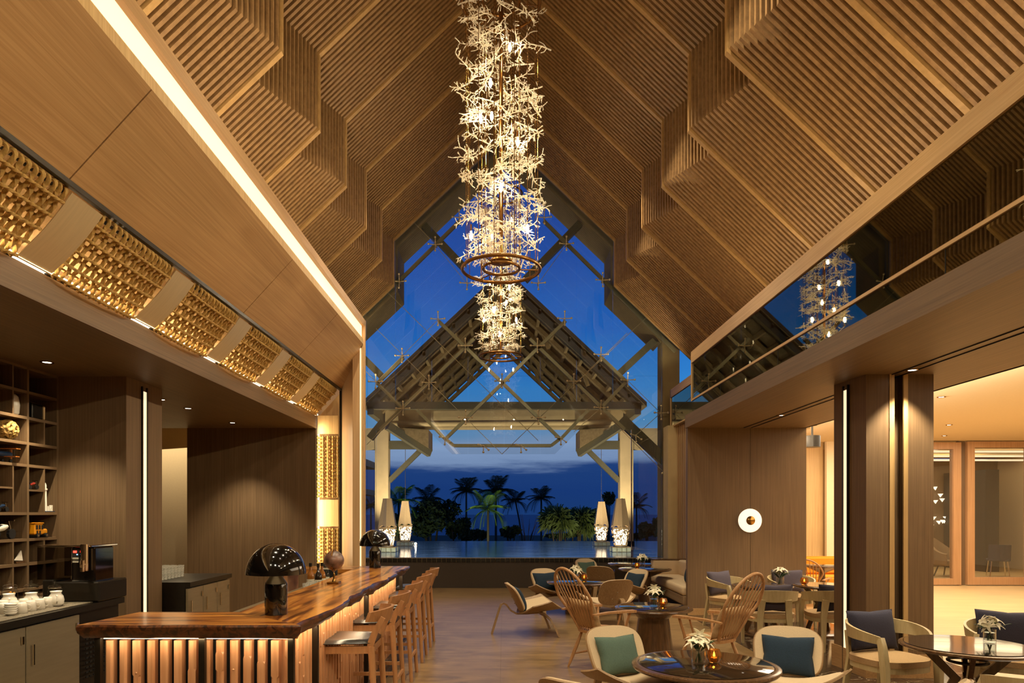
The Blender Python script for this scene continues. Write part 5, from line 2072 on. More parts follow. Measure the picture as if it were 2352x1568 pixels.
def twig_mesh(seed):
    rnd = random.Random(seed)
    m = MB()
    n = 7
    pts = []
    p = V((-0.17, 0, 0))
    d = V((1, 0, 0))
    for i in range(n):
        pts.append(p.copy())
        d = (d + V((0, rnd.uniform(-0.28, 0.28), rnd.uniform(-0.28, 0.28)))).normalized()
        p = p + d * 0.056
    m.tube(pts, 0.0075, 5, scales=[1.15, 1.0, 1.0, .95, .9, .8, .65])
    for i in range(1, n):
        for k in range(2):
            if rnd.random() < 0.12:
                continue
            a = rnd.uniform(0, 2 * PI)
            dd = (d * 0.7 + V((0, math.cos(a), math.sin(a))) * 0.9).normalized()
            ln = rnd.uniform(0.05, 0.11)
            q0 = pts[i]
            q1 = q0 + dd * ln * 0.55
            d2 = (dd + V((rnd.uniform(-.5, .5), rnd.uniform(-.5, .5), rnd.uniform(-.5, .5)))).normalized()
            q2 = q1 + d2 * ln * 0.5
            m.tube([q0, q1, q2], 0.0058, 4, scales=[1, 0.9, 0.75])
            if rnd.random() < 0.5:
                d3 = (dd + V((rnd.uniform(-.9, .9), rnd.uniform(-.9, .9), rnd.uniform(-.9, .9)))).normalized()
                m.tube([q1, q1 + d3 * ln * 0.45], 0.005, 4)
    me = m.mesh('glass_twig')
    me.shade_smooth()
    me.materials.append(M['twig'])
    return me


twigs = [twig_mesh(100 + i) for i in range(8)]
bulb_me = MB().lathe([(0.0005, -0.045), (0.009, -0.03), (0.018, -0.005), (0.016, 0.02), (0.010, 0.035), (0.010, 0.055), (0.0005, 0.056)], 10, close=False).mesh('bulb')
bulb_me.shade_smooth()
bulb_me.materials.append(M['bulb'])


def chandelier(label, x, Y, zb, zt, rad, seed, n_tw, bulbs):
    t = thing('glass_twig_chandelier', label, 'chandelier', (x, Y, zb), group='cylindrical twig chandeliers')
    rnd = random.Random(seed)
    H = zt - zb
    for z in (0.0, H):
        MB().torus(rad, 0.019, 64, 8, (0, 0, z)).build('outer_ring', 'bronze', t, smooth=60)
        MB().torus(rad * 0.47, 0.015, 48, 8, (0, 0, z + 0.01)).build('inner_ring', 'bronze', t, smooth=60)
        for k in range(3):
            a = 2 * PI * k / 3 + 0.1
            MB().tube([(math.cos(a) * rad * 0.47, math.sin(a) * rad * 0.47, z + 0.005), (math.cos(a) * rad, math.sin(a) * rad, z + 0.005)], 0.007, 5).build('spoke', 'bronze', t)
    MB().tube([(0, 0, 0.05), (0, 0, H)], 0.022, 8).build('core_tube', 'bronze', t, smooth=60)
    MB().tube([(0, 0, H), (0, 0, 10.2 - zb)], 0.012, 6).build('hanging_rod', 'dark_metal', t, smooth=60)
    MB().lathe([(0.03, 0.06), (rad * 0.30, 0.08), (rad * 0.28, 0.10), (0.03, 0.12)], 24).build('lower_hub', 'bronze', t, smooth=50)
    wires = []
    for k in range(26):
        a = 2 * PI * k / 26 + rnd.uniform(-0.1, 0.1)
        r = rad * (0.93 if k % 2 else 0.5) * rnd.uniform(0.9, 1.04)
        wires.append((r * math.cos(a), r * math.sin(a)))
        MB().tube([(wires[-1][0], wires[-1][1], 0), (wires[-1][0], wires[-1][1], H)], 0.0036, 4).build('wire', 'brass', t)
    for i in range(n_tw):
        a = rnd.uniform(0, 2 * PI)
        r = rad * math.sqrt(rnd.uniform(0.12, 1.0)) * 1.02
        z = (i + rnd.uniform(0, 1)) / n_tw * (H - 0.12) + 0.10
        o = link('glass_twig', twigs[rnd.randrange(8)], None, t, (r * math.cos(a), r * math.sin(a), z))
        o.rotation_euler = (rnd.uniform(0, 2 * PI), rnd.uniform(-0.45, 0.45), rnd.uniform(0, 2 * PI))
        s = rnd.uniform(0.72, 1.05) * (rad / 0.44) ** 0.5
        o.scale = (s, s, s)
    for px_off, f, dep in bulbs:
        link('bulb', bulb_me, None, t, (px_off * rad, dep * rad, f * H))
        MB().tube([(px_off * rad, dep * rad, f * H + 0.05), (px_off * rad, dep * rad, f * H + 0.13)], 0.009, 6).build('bulb_socket', 'bronze', t)
    return t


def bl(px, py, cx, y0, y1, half):
    return ((px - cx) / half, (y0 - py) / (y0 - y1), -0.35)


b1 = [bl(px, py, 1151, 618, 8, 90) for px, py in ((1171, 132), (1127, 212), (1105, 293), (1130, 287), (1189, 345), (1151, 447), (1083, 555), (1211, 540))]
chandelier('tall cylindrical chandelier of glowing glass twigs, nearest the camera', -0.034, 7.57, 4.41, 7.36, 0.43, 3, 200, b1)
b2 = [bl(px, py, 1150, 819, 430, 50) for px, py in ((1163, 696), (1135, 715), (1111, 737), (1186, 737), (1148, 771), (1125, 650), (1170, 660), (1150, 600), (1130, 540), (1175, 500))]
chandelier('second glass twig chandelier, hanging farther back by the gable window', -0.07, 13.67, 4.85, 8.1, 0.43, 8, 240, b2)

# ------------------------------------------------------------------ black mushroom lamps on the bar


def mushroom(label, x, y):
    t = thing('mushroom_table_lamp', label, 'lamp', (x, y, HC), group='black dome lamps on the bar')
    MB().lathe([(0.001, 0), (0.069, 0), (0.071, 0.004), (0.071, 0.195), (0.069, 0.20), (0.001, 0.20)], 48).build('base', 'black_gloss', t, smooth=40)
    MB().lathe([(0.070, 0.201), (0.028, 0.262), (0.022, 0.272), (0.001, 0.272)], 48).build('cone', 'steel', t, smooth=40)
    prof = []
    for i in range(17):
        a = R(4 + 86 * i / 16)
        prof.append((0.188 * math.cos(a - R(4)), 0.262 + 0.198 * math.sin(a - R(4))))
    prof[-1] = (0.001, prof[-1][1])
    inner = [(r * 0.975, z - 0.004) for r, z in reversed(prof)]
    MB().lathe(inner[:-1] + [(0.184, 0.262)] + prof, 64, close=False).build('dome', 'black_gloss', t, smooth=50)
    MB().tube([(0, 0, 0.27), (0, 0, 0.33)], 0.008, 6).build('stem', 'brass', t)
    MB().ball((0, 0, 0.36), 0.03, 8).build('bulb', M['lamp_bulb'], t, smooth=60)
    return t


M['lamp_bulb'] = emit('warm_bulb', (1.0, 0.80, 0.5), 8)
mushroom('glossy black dome lamp near the bar corner, closest to the camera', -1.48, 4.43)
mushroom('glossy black dome lamp at the far end of the bar', -1.58, 8.35)

# globe on a brass stand
gb = thing('desk_globe', 'antique brown globe on a brass stand on the bar', 'globe', (-1.59, 6.38, HC))
M['globe'] = flat('antique_globe_map', '#6a4c3e', 0.35, 0, 0.9, 14, coat=0.6)
MB().ball((0, 0, 0.215), 0.092, 16).build('sphere', 'globe', gb, smooth=60)
m = MB()
m.sweep([(0.0, 0.103 * math.cos(a) , 0.215 + 0.103 * math.sin(a)) for a in [R(-150 + 300 * i / 28) for i in range(29)]], [(-0.005, -0.002), (0.005, -0.002), (0.005, 0.002), (-0.005, 0.002)]).build('meridian', 'brass', gb)
MB().lathe([(0.001, 0.02), (0.02, 0.022), (0.008, 0.05), (0.012, 0.075), (0.007, 0.10), (0.001, 0.115)], 16).build('stand', 'brass', gb, smooth=50)
MB().cbox((0, 0, 0.010), (0.11, 0.11, 0.02), 0.004).build('base', 'brass', gb)

# ------------------------------------------------------------------ glassware and bottles on the worktop behind the bar


def tumbler_mesh(r, h):
    me = MB().lathe([(0.001, 0.0), (r * 0.8, 0.0), (r, h), (r - 0.0025, h), (r * 0.8 - 0.002, 0.008), (0.001, 0.008)], 14, close=False).mesh('drinking_glass')
    me.shade_smooth()
    me.set_sharp_from_angle(angle=R(50))
    me.materials.append(M['tumbler'])
    return me


tm = tumbler_mesh(0.036, 0.13)
for i in range(3):
    for j in range(2):
        o = link('drinking_glass', tm, None, None, (-1.90 + j * 0.085, 6.55 + i * 0.12, 0.905))
        tag(o, 'clear tumbler behind the bar by the globe, ' + ['nearest', 'middle', 'farthest'][i] + ' in the ' + ['left', 'right'][j] + ' row of the six', 'glass', 'tumblers beside the globe')
M['bottle_dark'] = flat('dark_bottle_glass', '#241a12', 0.08, 0, 0.1, coat=1.0)
M['bottle_amber'] = flat('amber_bottle_glass', '#8a5420', 0.08, 0, 0.1, coat=1.0)
M['label_white'] = flat('paper_label', '#d9cfb8', 0.7)
for i, (mt, x, y, lab) in enumerate((('bottle_dark', -1.92, 7.05, 'dark bottle behind the bar, nearest the globe'), ('bottle_amber', -1.92, 7.2, 'amber bottle behind the bar, middle of the row'), ('clear', -1.92, 7.35, 'clear bottle behind the bar, next to the black binder'), ('bottle_amber', -2.02, 7.12, 'amber bottle standing back from the row behind the bar'))):
    t = thing('bottle', lab, 'bottle', (x, y, 0.903), group='bottles behind the bar')
    MB().lathe([(0.001, 0), (0.036, 0.0), (0.038, 0.01), (0.038, 0.15), (0.03, 0.18), (0.014, 0.205), (0.013, 0.26), (0.001, 0.262)], 18).build('body', mt, t, smooth=50)
    MB().lathe([(0.0388, 0.04), (0.0392, 0.04), (0.0392, 0.12), (0.0388, 0.12)], 18, close=False).build('paper_label', 'label_white', t)
    MB().lathe([(0.001, 0.25), (0.016, 0.25), (0.016, 0.285), (0.001, 0.287)], 12).build('cap', 'dark_metal', t)
bk = thing('menu_holder', 'black menu holder standing at the back of the bar', 'menu', (-1.95, 7.62, 0.903))
MB().cbox((0, 0, 0.12), (0.17, 0.06, 0.24), 0.006).build('cover', 'black', bk)
MB().cbox((0.0, -0.032, 0.19), (0.12, 0.002, 0.018), 0.0).build('title_band', 'label_white', bk)

# ------------------------------------------------------------------ back-bar counters


def back_counter(label, x0, x1, y0, y1, h, doors, mat_top):
    t = thing('back_bar_counter', label, 'counter', (0, 0, 0))
    MB().box((x0, y0, h - 0.055), (x1 + 0.03, y1, h)).build('worktop', mat_top, t)
    MB().box((x0, y0, 0.08), (x1 - 0.03, y1, h - 0.055)).build('carcass', 'dark_metal', t)
    MB().box((x0, y0, 0.0), (x1 - 0.08, y1, 0.08)).build('plinth', 'black', t)
    for a, b in doors:
        d = MB().cbox((x1 - 0.012, (a + b) / 2, (h - 0.055 + 0.09) / 2), (0.03, b - a - 0.012, h - 0.055 - 0.13), 0.004).build('door', 'steel', t)
        MB().bar((x1 + 0.012, b - 0.05, h - 0.20), (x1 + 0.012, b - 0.05, h - 0.14), 0.012, 0.02).build('hinge', 'chrome', d)
        MB().bar((x1 + 0.02, a + 0.06, h - 0.22), (x1 + 0.02, a + 0.06, h - 0.38), 0.012, 0.012).build('handle', 'chrome', d)
    return t


cb_ = back_counter('left steel back-bar counter carrying the cups and coffee machine', -4.68, -3.70, 3.7, 6.6, 0.90, [(3.7, 4.5), (4.5, 5.28), (5.28, 5.95)], 'dark_metal')
gv = MB()
for i in range(8):
    for j in range(12):
        gv.box((-3.70, 6.03 + i * 0.055, 0.25 + j * 0.042), (-3.692, 6.06 + i * 0.055, 0.265 + j * 0.042))
tag(gv.build('vent_grille', 'black', cb_), kind='stuff')
mat_ = tag(MB().box((-4.55, 3.75, 0.902), (-3.72, 6.55, 0.908)).build('bar_mat', flat('woven_bar_mat', '#6f6350', 0.8, 0, 0.6, 90, bump=0.8)), 'grey woven mat covering the left back-bar counter', 'mat')
back_counter('steel fridge counter behind the bar carrying rows of glasses', -4.6, -3.70, 7.98, 9.20, 0.90, [(7.98, 8.39), (8.39, 8.80), (8.80, 9.20)], 'dark_metal')
tm2 = tumbler_mesh(0.038, 0.145)
kk = 0
for i in range(9):
    for j in range(4):
        o = link('drinking_glass', tm2, None, None, (-4.42 + j * 0.098, 7.98 + 0.06 + i * 0.085, 0.903))
        tag(o, 'clear drinking glass on the fridge counter, ' + ['nearest', 'second', 'third', 'fourth', 'fifth', 'sixth', 'seventh', 'eighth', 'farthest'][i] + ' from the camera in the ' + ['rear', 'third', 'second', 'front'][j] + ' row', 'glass', 'rows of glasses on the fridge counter')

# ------------------------------------------------------------------ display shelves
sh = thing('display_shelves', 'brown wooden pigeonhole display shelves on the left wall', 'shelves', (0, 0, 0))
XS = -4.70
MB().box((XS - 0.40, 4.4, 0.9), (XS - 0.36, 7.2, 3.15)).build('back_panel', 'black', sh)
MB().box((XS - 0.40, 4.4, 0), (XS + 0.02, 7.2, 0.895)).build('base_cabinet', 'veneer_z', sh)
T = 0.018
mains = [4.90, 5.36, 5.82, 6.28, 6.74, 7.19]
zr = [0.955, 1.205, 1.446, 1.704, 2.177, 2.396, 2.646, 2.90, 3.14]
for y in mains:
    MB().box((XS - 0.36, y - T / 1.4, 0.9), (XS, y + T / 1.4, 3.15)).build('upright', 'veneer_z', sh)
for z in zr:
    for a, b in zip(mains[:-1], mains[1:]):
        if z == 2.90 and b < 6.8 and int(a * 100) % 2 == 0:
            pass
        MB().box((XS - 0.36, a + T / 1.4, z - T / 1.3), (XS - 0.002, b - T / 1.4, z + T / 1.3)).build('shelf', 'veneer_y', sh)


def vert(y, z0, z1):
    MB().box((XS - 0.36, y - T / 2, z0 + 0.014), (XS - 0.004, y + T / 2, z1 - 0.014)).build('divider', 'veneer_z', sh)


def short(y0, y1, z):
    MB().box((XS - 0.36, y0 + 0.013, z - T / 2), (XS - 0.004, y1 - 0.009, z + T / 2)).build('shelf', 'veneer_y', sh)


vert(6.985, 2.396, 2.646); vert(6.985, 1.704, 2.177); short(6.74, 6.985, 1.935)
vert(6.985, 1.205, 1.446); vert(6.54, 2.646, 2.90); vert(6.54, 2.90, 3.14)
vert(6.54, 1.704, 2.177); short(6.28, 6.54, 1.95); vert(6.54, 0.955, 1.205); vert(6.54, 1.205, 1.446)
XI = XS - 0.09

v = thing('ceramic_vase', 'tall rounded white vase on the upper display shelf', 'vase', (XI, 6.64, 2.662))
MB().lathe([(0.001, 0), (0.045, 0), (0.062, 0.02), (0.068, 0.10), (0.055, 0.18), (0.03, 0.205), (0.022, 0.205), (0.001, 0.19)], 24).build('body', 'china', v, smooth=60)
rad = thing('vintage_radio', 'small vintage radio with a pale wooden end on a display shelf', 'radio', (XI, 6.91, 2.662))
MB().cbox((0, 0, 0.075), (0.14, 0.16, 0.15), 0.008).build('case', 'black_gloss', rad)
MB().cbox((0.01, 0.085, 0.07), (0.15, 0.02, 0.14), 0.008).build('wooden_end', 'light_z', rad)
MB().cbox((0, 0, 0.165), (0.03, 0.10, 0.012), 0.004).build('handle', 'chrome', rad)
rbk = thing('rope_knot_ball', 'round knotted ball of manila rope on a display shelf', 'rope ball', (XI, 6.57, 2.412))
for k in range(9):
    ax = V((math.cos(k * 1.3), math.sin(k * 2.1), math.cos(k * 0.7 + 1))).normalized()
    s_ = ax.orthogonal().normalized()
    u_ = ax.cross(s_)
    o_ = ((k % 3) - 1) * 0.035
    rr = math.sqrt(max(0.001, 0.088 ** 2 - o_ ** 2))
    MB().sweep([V((0, 0, 0.10)) + ax * o_ + (s_ * math.cos(q) + u_ * math.sin(q)) * rr for q in [2 * PI * i / 60 for i in range(61)]], twist_prof(0.017), twist=0.42).build('rope_turn', 'rope', rbk, smooth=60)
MB().ball((0, 0, 0.10), 0.075, 8).build('core', 'rope', rbk, smooth=60)
M['toy_blue'] = flat('toy_blue_paint', '#223a5c', 0.3, 0.2)
M['toy_orange'] = flat('toy_orange_paint', '#c07030', 0.4)
M['toy_yellow'] = flat('toy_yellow_paint', '#d48a12', 0.3, coat=0.5)
M['toy_red'] = flat('toy_red_paint', '#8c2a20', 0.3, coat=0.5)
M['tyre'] = flat('black_rubber', '#121010', 0.6)


def wheel(m, x, y, z, r, w, ax='x'):
    n = 14
    vs = []
    for s_ in (-1, 1):
        for i in range(n):
            a = 2 * PI * i / n
            if ax == 'x':
                vs.append((x + s_ * w / 2, y + r * math.cos(a), z + r * math.sin(a)))
            else:
                vs.append((x + r * math.cos(a), y + s_ * w / 2, z + r * math.sin(a)))
    fs = [tuple(range(n)), tuple(range(2 * n - 1, n - 1, -1))] + [(i, (i + 1) % n, n + (i + 1) % n, n + i) for i in range(n)]
    m.add(vs, fs)


bp_ = thing('toy_biplane', 'small model biplane with an orange propeller on a display shelf', 'toy', (XI, 6.52, 2.195))
MB().tube([(0, -0.16, 0.075), (0, -0.05, 0.08), (0, 0.06, 0.08), (0, 0.10, 0.08)], 0.028, 10, scales=[0.3, 0.9, 1.1, 0.9]).build('fuselage', 'toy_blue', bp_, smooth=60)
MB().cbox((0, 0.03, 0.13), (0.26, 0.06, 0.006), 0.0).build('upper_wing', 'toy_orange', bp_)
MB().cbox((0, 0.03, 0.055), (0.24, 0.055, 0.006), 0.0).build('lower_wing', 'toy_orange', bp_)
MB().bar((0, 0.112, 0.03), (0, 0.112, 0.135), 0.014, 0.005).build('propeller', 'toy_orange', bp_)
m = MB(); wheel(m, -0.04, 0.05, 0.017, 0.017, 0.012); wheel(m, 0.04, 0.05, 0.017, 0.017, 0.012)
m.build('wheels', 'tyre', bp_)
m = MB()
for x in (-0.09, 0.09):
    m.bar((x, 0.03, 0.055), (x, 0.03, 0.13), 0.005, 0.005)
m.build('wing_struts', 'chrome', bp_)

def toy_bike(label, y, z, mt, s=1.0, name='toy_motorbike'):
    t = thing(name, label, 'toy', (XI + 0.06, y, z))
    m = MB(); wheel(m, 0, -0.05 * s, 0.024 * s, 0.024 * s, 0.012 * s); t1 = m.build('rear_wheel', 'tyre', t)
    m = MB(); wheel(m, 0, 0.05 * s, 0.024 * s, 0.024 * s, 0.012 * s); m.build('front_wheel', 'tyre', t)
    MB().tube([(0, -0.055 * s, 0.045 * s), (0, -0.01 * s, 0.055 * s), (0, 0.02 * s, 0.06 * s)], 0.016 * s, 8, scales=[0.8, 1.1, 0.6]).build('body', mt, t, smooth=60)
    MB().bar((0, 0.05 * s, 0.024 * s), (0, 0.03 * s, 0.088 * s), 0.006 * s, 0.006 * s).build('fork', 'chrome', t)
    MB().bar((-0.03 * s, 0.03 * s, 0.088 * s), (0.03 * s, 0.03 * s, 0.088 * s), 0.005 * s, 0.005 * s).build('handlebar', 'chrome', t)
    MB().cbox((0, -0.035 * s, 0.062 * s), (0.022 * s, 0.05 * s, 0.012 * s), 0.002).build('seat', 'tyre', t)
    return t


toy_bike('tiny red model motorbike on a small display shelf', 6.86, 1.948, 'toy_red')
toy_bike('tiny blue model motorbike on the display shelf at the left edge', 6.44, 1.722, 'toy_blue')
toy_bike('cream model scooter with a dark seat on a display shelf', 6.45, 1.462, 'china', 2.0, 'toy_scooter')
tw = thing('white_tower_model', 'slim white model lighthouse with buildings at its foot', 'model', (XI + 0.06, 7.04, 1.722))
MB().lathe([(0.001, 0), (0.016, 0), (0.010, 0.22), (0.018, 0.225), (0.018, 0.24), (0.009, 0.242), (0.009, 0.275), (0.001, 0.30)], 12).build('tower', 'china', tw, smooth=40)
for i, (y, w, h) in enumerate(((0.035, 0.02, 0.06), (0.06, 0.018, 0.045), (0.085, 0.016, 0.07))):
    MB().cbox((0, y, h / 2), (0.03, w, h), 0.002).build('block', 'china', tw)
MB().cbox((0, 0.04, 0.004), (0.05, 0.14, 0.008), 0.001).build('base', 'toy_blue', tw)
bs = thing('toy_bus', 'yellow vintage model bus on a display shelf', 'toy', (XI + 0.06, 6.93, 1.462))
MB().cbox((0, -0.045, 0.085), (0.09, 0.13, 0.11), 0.012).build('cabin', 'toy_yellow', bs)
MB().cbox((0, 0.055, 0.06), (0.075, 0.08, 0.055), 0.014).build('bonnet', 'toy_yellow', bs)
MB().cbox((0, -0.045, 0.146), (0.095, 0.135, 0.012), 0.004).build('roof', 'toy_yellow', bs)
for y in (-0.085, -0.045, -0.005):
    MB().cbox((0.045, y, 0.105), (0.004, 0.028, 0.045), 0.0).build('side_window', 'tyre', bs)
for y in (-0.08, -0.04):
    MB().cbox((0.045, y, 0.05), (0.004, 0.024, 0.04), 0.0).build('side_panel', 'tyre', bs)
for y in (-0.07, 0.06):
    m = MB(); wheel(m, 0, y, 0.022, 0.022, 0.10); m.build('wheel', 'tyre', bs)
    m = MB(); wheel(m, 0, y, 0.022, 0.013, 0.104); m.build('hubcap', 'chrome', bs)
sb = thing('toy_sailboat', 'little cream folded sail model on a lower display shelf', 'model', (XI + 0.05, 6.66, 1.222))
MB().poly([(0, -0.06, 0.03), (0, 0.05, 0.02), (0, 0.03, 0.12)], (0.01, 0, 0)).build('sail', 'china', sb)
MB().poly([(0, -0.08, 0.02), (0, 0.06, 0.015), (0, 0.045, 0.0), (0, -0.06, 0.0)], (0.03, 0, 0)).build('hull', 'table_wood', sb)

# ------------------------------------------------------------------ coffee machine and crockery
cm = thing('coffee_machine', 'dark coffee machine with chrome group head and glass side', 'coffee machine', (-3.98, 6.36, 0.908), R(-90))
MB().cbox((-0.02, 0.12, 0.09), (0.46, 0.42, 0.18), 0.012).build('drip_base', 'dark_metal', cm)
MB().cbox((0.10, -0.12, 0.10), (0.26, 0.10, 0.20), 0.01).build('front_foot', 'dark_metal', cm)
MB().cbox((0.02, 0.16, 0.33), (0.30, 0.22, 0.32), 0.012).build('body', 'black_gloss', cm)
MB().cbox((-0.02, 0.0, 0.50), (0.42, 0.50, 0.018), 0.004).build('top_panel', 'chrome', cm)
MB().box((-0.20, -0.24, 0.20), (-0.19, 0.06, 0.49)).build('glass_side', 'smoke', cm)
MB().box((0.18, -0.24, 0.20), (0.19, 0.06, 0.49)).build('glass_side', 'smoke', cm)
MB().tube([(0.21, 0.20, 0.28), (0.21, 0.20, 0.52)], 0.035, 14).build('group_head', 'chrome', cm, smooth=50)
MB().tube([(0.21, 0.20, 0.34), (0.32, 0.24, 0.33)], 0.014, 10).build('portafilter', 'chrome', cm, smooth=50)
MB().tube([(0.30, 0.235, 0.38), (0.30, 0.235, 0.28)], 0.02, 10).build('tap', 'chrome', cm, smooth=50)
MB().cbox((0.176, 0.10, 0.43), (0.006, 0.06, 0.07), 0.0).build('display', 'black', cm)
MB().cbox((0.181, 0.095, 0.45), (0.004, 0.03, 0.02), 0.0).build('red_readout', emit('red_led', (1, 0.05, 0.03), 3), cm)
MB().cbox((0.181, 0.115, 0.425), (0.004, 0.01, 0.008), 0.0).build('blue_readout', emit('blue_led', (0.2, 0.5, 1), 3), cm)
for z in (0.395, 0.385, 0.365, 0.355):
    MB().cbox((0.179, 0.10, z), (0.004, 0.055, 0.005), 0.0).build('printed_line', 'label_white', cm)


def jar(label, x, y, fill):
    t = thing('storage_jar', label, 'jar', (x, y, 0.908))
    MB().lathe([(0.001, 0), (0.055, 0), (0.06, 0.012), (0.06, 0.12), (0.048, 0.14), (0.048, 0.15)], 24, close=False).build('glass_body', 'clear', t, smooth=50)
    MB().lathe([(0.001, 0.15), (0.056, 0.15), (0.056, 0.162), (0.04, 0.175), (0.012, 0.18), (0.014, 0.20), (0.001, 0.21)], 24).build('lid', 'clear', t, smooth=50)
    MB().torus(0.053, 0.004, 24, 6, (0, 0, 0.148)).build('clamp_ring', 'chrome', t, smooth=60)
    if fill:
        m = MB()
        rnd = random.Random(9)
        for i in range(40):
            a, r = rnd.uniform(0, 2 * PI), 0.042 * math.sqrt(rnd.random())
            m.ball((r * math.cos(a), r * math.sin(a), 0.02 + rnd.random() * 0.085), 0.011, 3)
        tag(m.build('contents', fill, t, smooth=60), kind='stuff')
    return t


M['biscuit'] = flat('golden_nuts', '#c98a2a', 0.6, noise=0.3)
jar('clip-top glass jar of golden nuts beside the coffee machine', -3.93, 5.98, 'biscuit')
jar('glass jar of nuts, left one behind the milk jugs', -4.33, 5.98, 'biscuit')
jar('empty lidded glass jar behind the milk jugs', -4.17, 6.02, None)


def lathe_mesh(name, prof, mat, n=24, extra=None):
    m = MB().lathe(prof, n, close=False)
    if extra:
        extra(m)
    me = m.mesh(name)
    bm = bmesh.new()
    bm.from_mesh(me)
    bmesh.ops.recalc_face_normals(bm, faces=bm.faces[:])
    bm.to_mesh(me)
    bm.free()
    me.shade_smooth()
    me.materials.append(M[mat])
    return me


cup = lathe_mesh('cup', [(0.001, 0.085), (0.028, 0.085), (0.036, 0.075), (0.043, 0.0), (0.040, 0.0), (0.033, 0.072), (0.001, 0.080)], 'china')
hand = MB().sweep([(0.038, 0, 0.065), (0.058, 0, 0.06), (0.064, 0, 0.04), (0.056, 0, 0.022), (0.041, 0, 0.02)], [(-.004, -.003), (.004, -.003), (.004, .003), (-.004, .003)])
hm = hand.mesh('handle'); hm.shade_smooth(); hm.materials.append(M['china'])
cupspots = [(-3.86, 4.98), (-3.87, 5.10), (-3.88, 5.22), (-3.89, 5.34), (-3.99, 4.96), (-4.0, 5.09), (-4.01, 5.22), (-4.11, 5.0), (-4.12, 5.13)]
for i, (x, y) in enumerate(cupspots):
    y += 0.48
    t = thing('coffee_cup', 'white upside-down coffee cup, ' + ['nearest', 'second', 'third', 'farthest'][i if i < 4 else i - 4 if i < 7 else i - 7] + ' from the camera in the ' + ('front' if i < 4 else 'middle' if i < 7 else 'back') + ' row on the bar mat', 'cup', (x, y, 0.909), 0.6, 'white coffee cups upside down on the bar mat')
    link('body', cup, None, t)
    link('handle', hm, None, t)
pot = lathe_mesh('teapot', [(0.001, 0), (0.04, 0), (0.058, 0.02), (0.063, 0.05), (0.055, 0.085), (0.04, 0.105), (0.042, 0.12), (0.046, 0.128), (0.042, 0.128), (0.036, 0.11), (0.001, 0.108)], 'china')
spout = MB().tube([(-0.05, 0, 0.06), (-0.075, 0, 0.085), (-0.085, 0, 0.115)], 0.013, 8, scales=[1.2, 0.8, 0.6]).mesh('spout')
spout.shade_smooth(); spout.materials.append(M['china'])
for i, (x, y, lab) in enumerate(((-3.86, 5.88, 'round white milk jug beside the nut jar'), (-3.99, 5.76, 'round white milk jug behind the coffee cups'), (-4.12, 5.68, 'round white milk jug, third back from the counter front'), (-4.26, 5.62, 'round white milk jug, farthest back on the bar mat'))):
    t = thing('milk_jug', lab, 'jug', (x, y, 0.909), -0.9, 'white milk jugs')
    link('body', pot, None, t)
    link('spout', spout, None, t)
    MB().sweep([(0.05, 0, 0.095), (0.085, 0, 0.09), (0.09, 0, 0.05), (0.06, 0, 0.03)], [(-.005, -.004), (.005, -.004), (.005, .004), (-.005, .004)]).build('handle', 'china', t, smooth=60)
bowl = lathe_mesh('bowl', [(0.001, 0), (0.022, 0), (0.038, 0.012), (0.046, 0.026), (0.043, 0.026), (0.035, 0.014), (0.001, 0.006)], 'china')
for i in range(5):
    o = link('small_bowl', bowl, None, None, (-3.86, 5.34, 0.909 + i * 0.0165))
    tag(o, ['bottom', 'second lowest', 'middle', 'second highest', 'topmost'][i] + ' small white bowl of the stack at the counter front', 'bowl', 'stacked white bowls')

# ------------------------------------------------------------------ recessed lamps


def downlight(label, x, y, z, watts, ang=85, tgt=None):
    t = thing('downlight', label, 'light', (x, y, z), group='recessed downlights')
    MB().lathe([(0.040, -0.001), (0.058, -0.001), (0.060, -0.006), (0.055, -0.010), (0.040, -0.006)], 24, close=False).build('rim', 'brass', t, smooth=50)
    MB().lathe([(0.001, -0.004), (0.038, -0.004), (0.038, -0.002), (0.001, -0.002)], 20).build('lens', 'downlight', t)
    spot('downlight_beam', (x, y, z - 0.02), tgt or (x, y, 0), watts, ang, radius=0.03)


def dl_at(px, py, z):
    Y = (z - EYE) * 1568 / (1180 - py)
    return (px - 1158) / 1568 * Y, Y


for px, py, lab, w in ((108, 831, 'recessed downlight over the left back-bar counter', 170), (371, 917, 'small recessed downlight beyond the left lit column', 110), (432, 937, 'small recessed downlight over the fridge counter', 110), (534, 970, 'small recessed downlight before the brown back wall', 170)):
    x, y = dl_at(px, py, 3.15)
    downlight(lab, x, y, 3.15, w)
downlight('added unseen downlight above the cups of the left counter', -4.0, 5.3, 3.15, 200)  # added out of view to brighten the cups
for px, py, lab, w in ((1793, 953, 'recessed downlight in front of the sconce wall', 190), (2095, 849, 'recessed downlight in front of the lit right column', 170)):
    x, y = dl_at(px, py, 3.15)
    downlight(lab, x, y, 3.15, w)
for px, py, lab, w in ((2162, 911, 'lobby ceiling downlight nearest the camera', 50), (2180, 975, 'middle one of the three lobby ceiling downlights', 50), (2169, 1000, 'farthest of the three lobby ceiling downlights', 50)):
    x, y = dl_at(px, py, 3.44)
    downlight(lab, x, y, 3.44, w)
pj = thing('ceiling_speaker', 'black cylindrical fitting hanging on a short rod from the pale ceiling', 'fitting', (6.0, 13.3, 3.44))
MB().tube([(0, 0, 0), (0, 0, -0.22)], 0.02, 8).build('rod', 'dark_metal', pj)
MB().lathe([(0.001, -0.03), (0.09, -0.02), (0.09, 0), (0.001, 0)], 20).build('canopy', 'dark_metal', pj)
MB().lathe([(0.001, -0.44), (0.15, -0.44), (0.15, -0.22), (0.001, -0.22)], 24).build('body', 'dark_metal', pj, smooth=40)

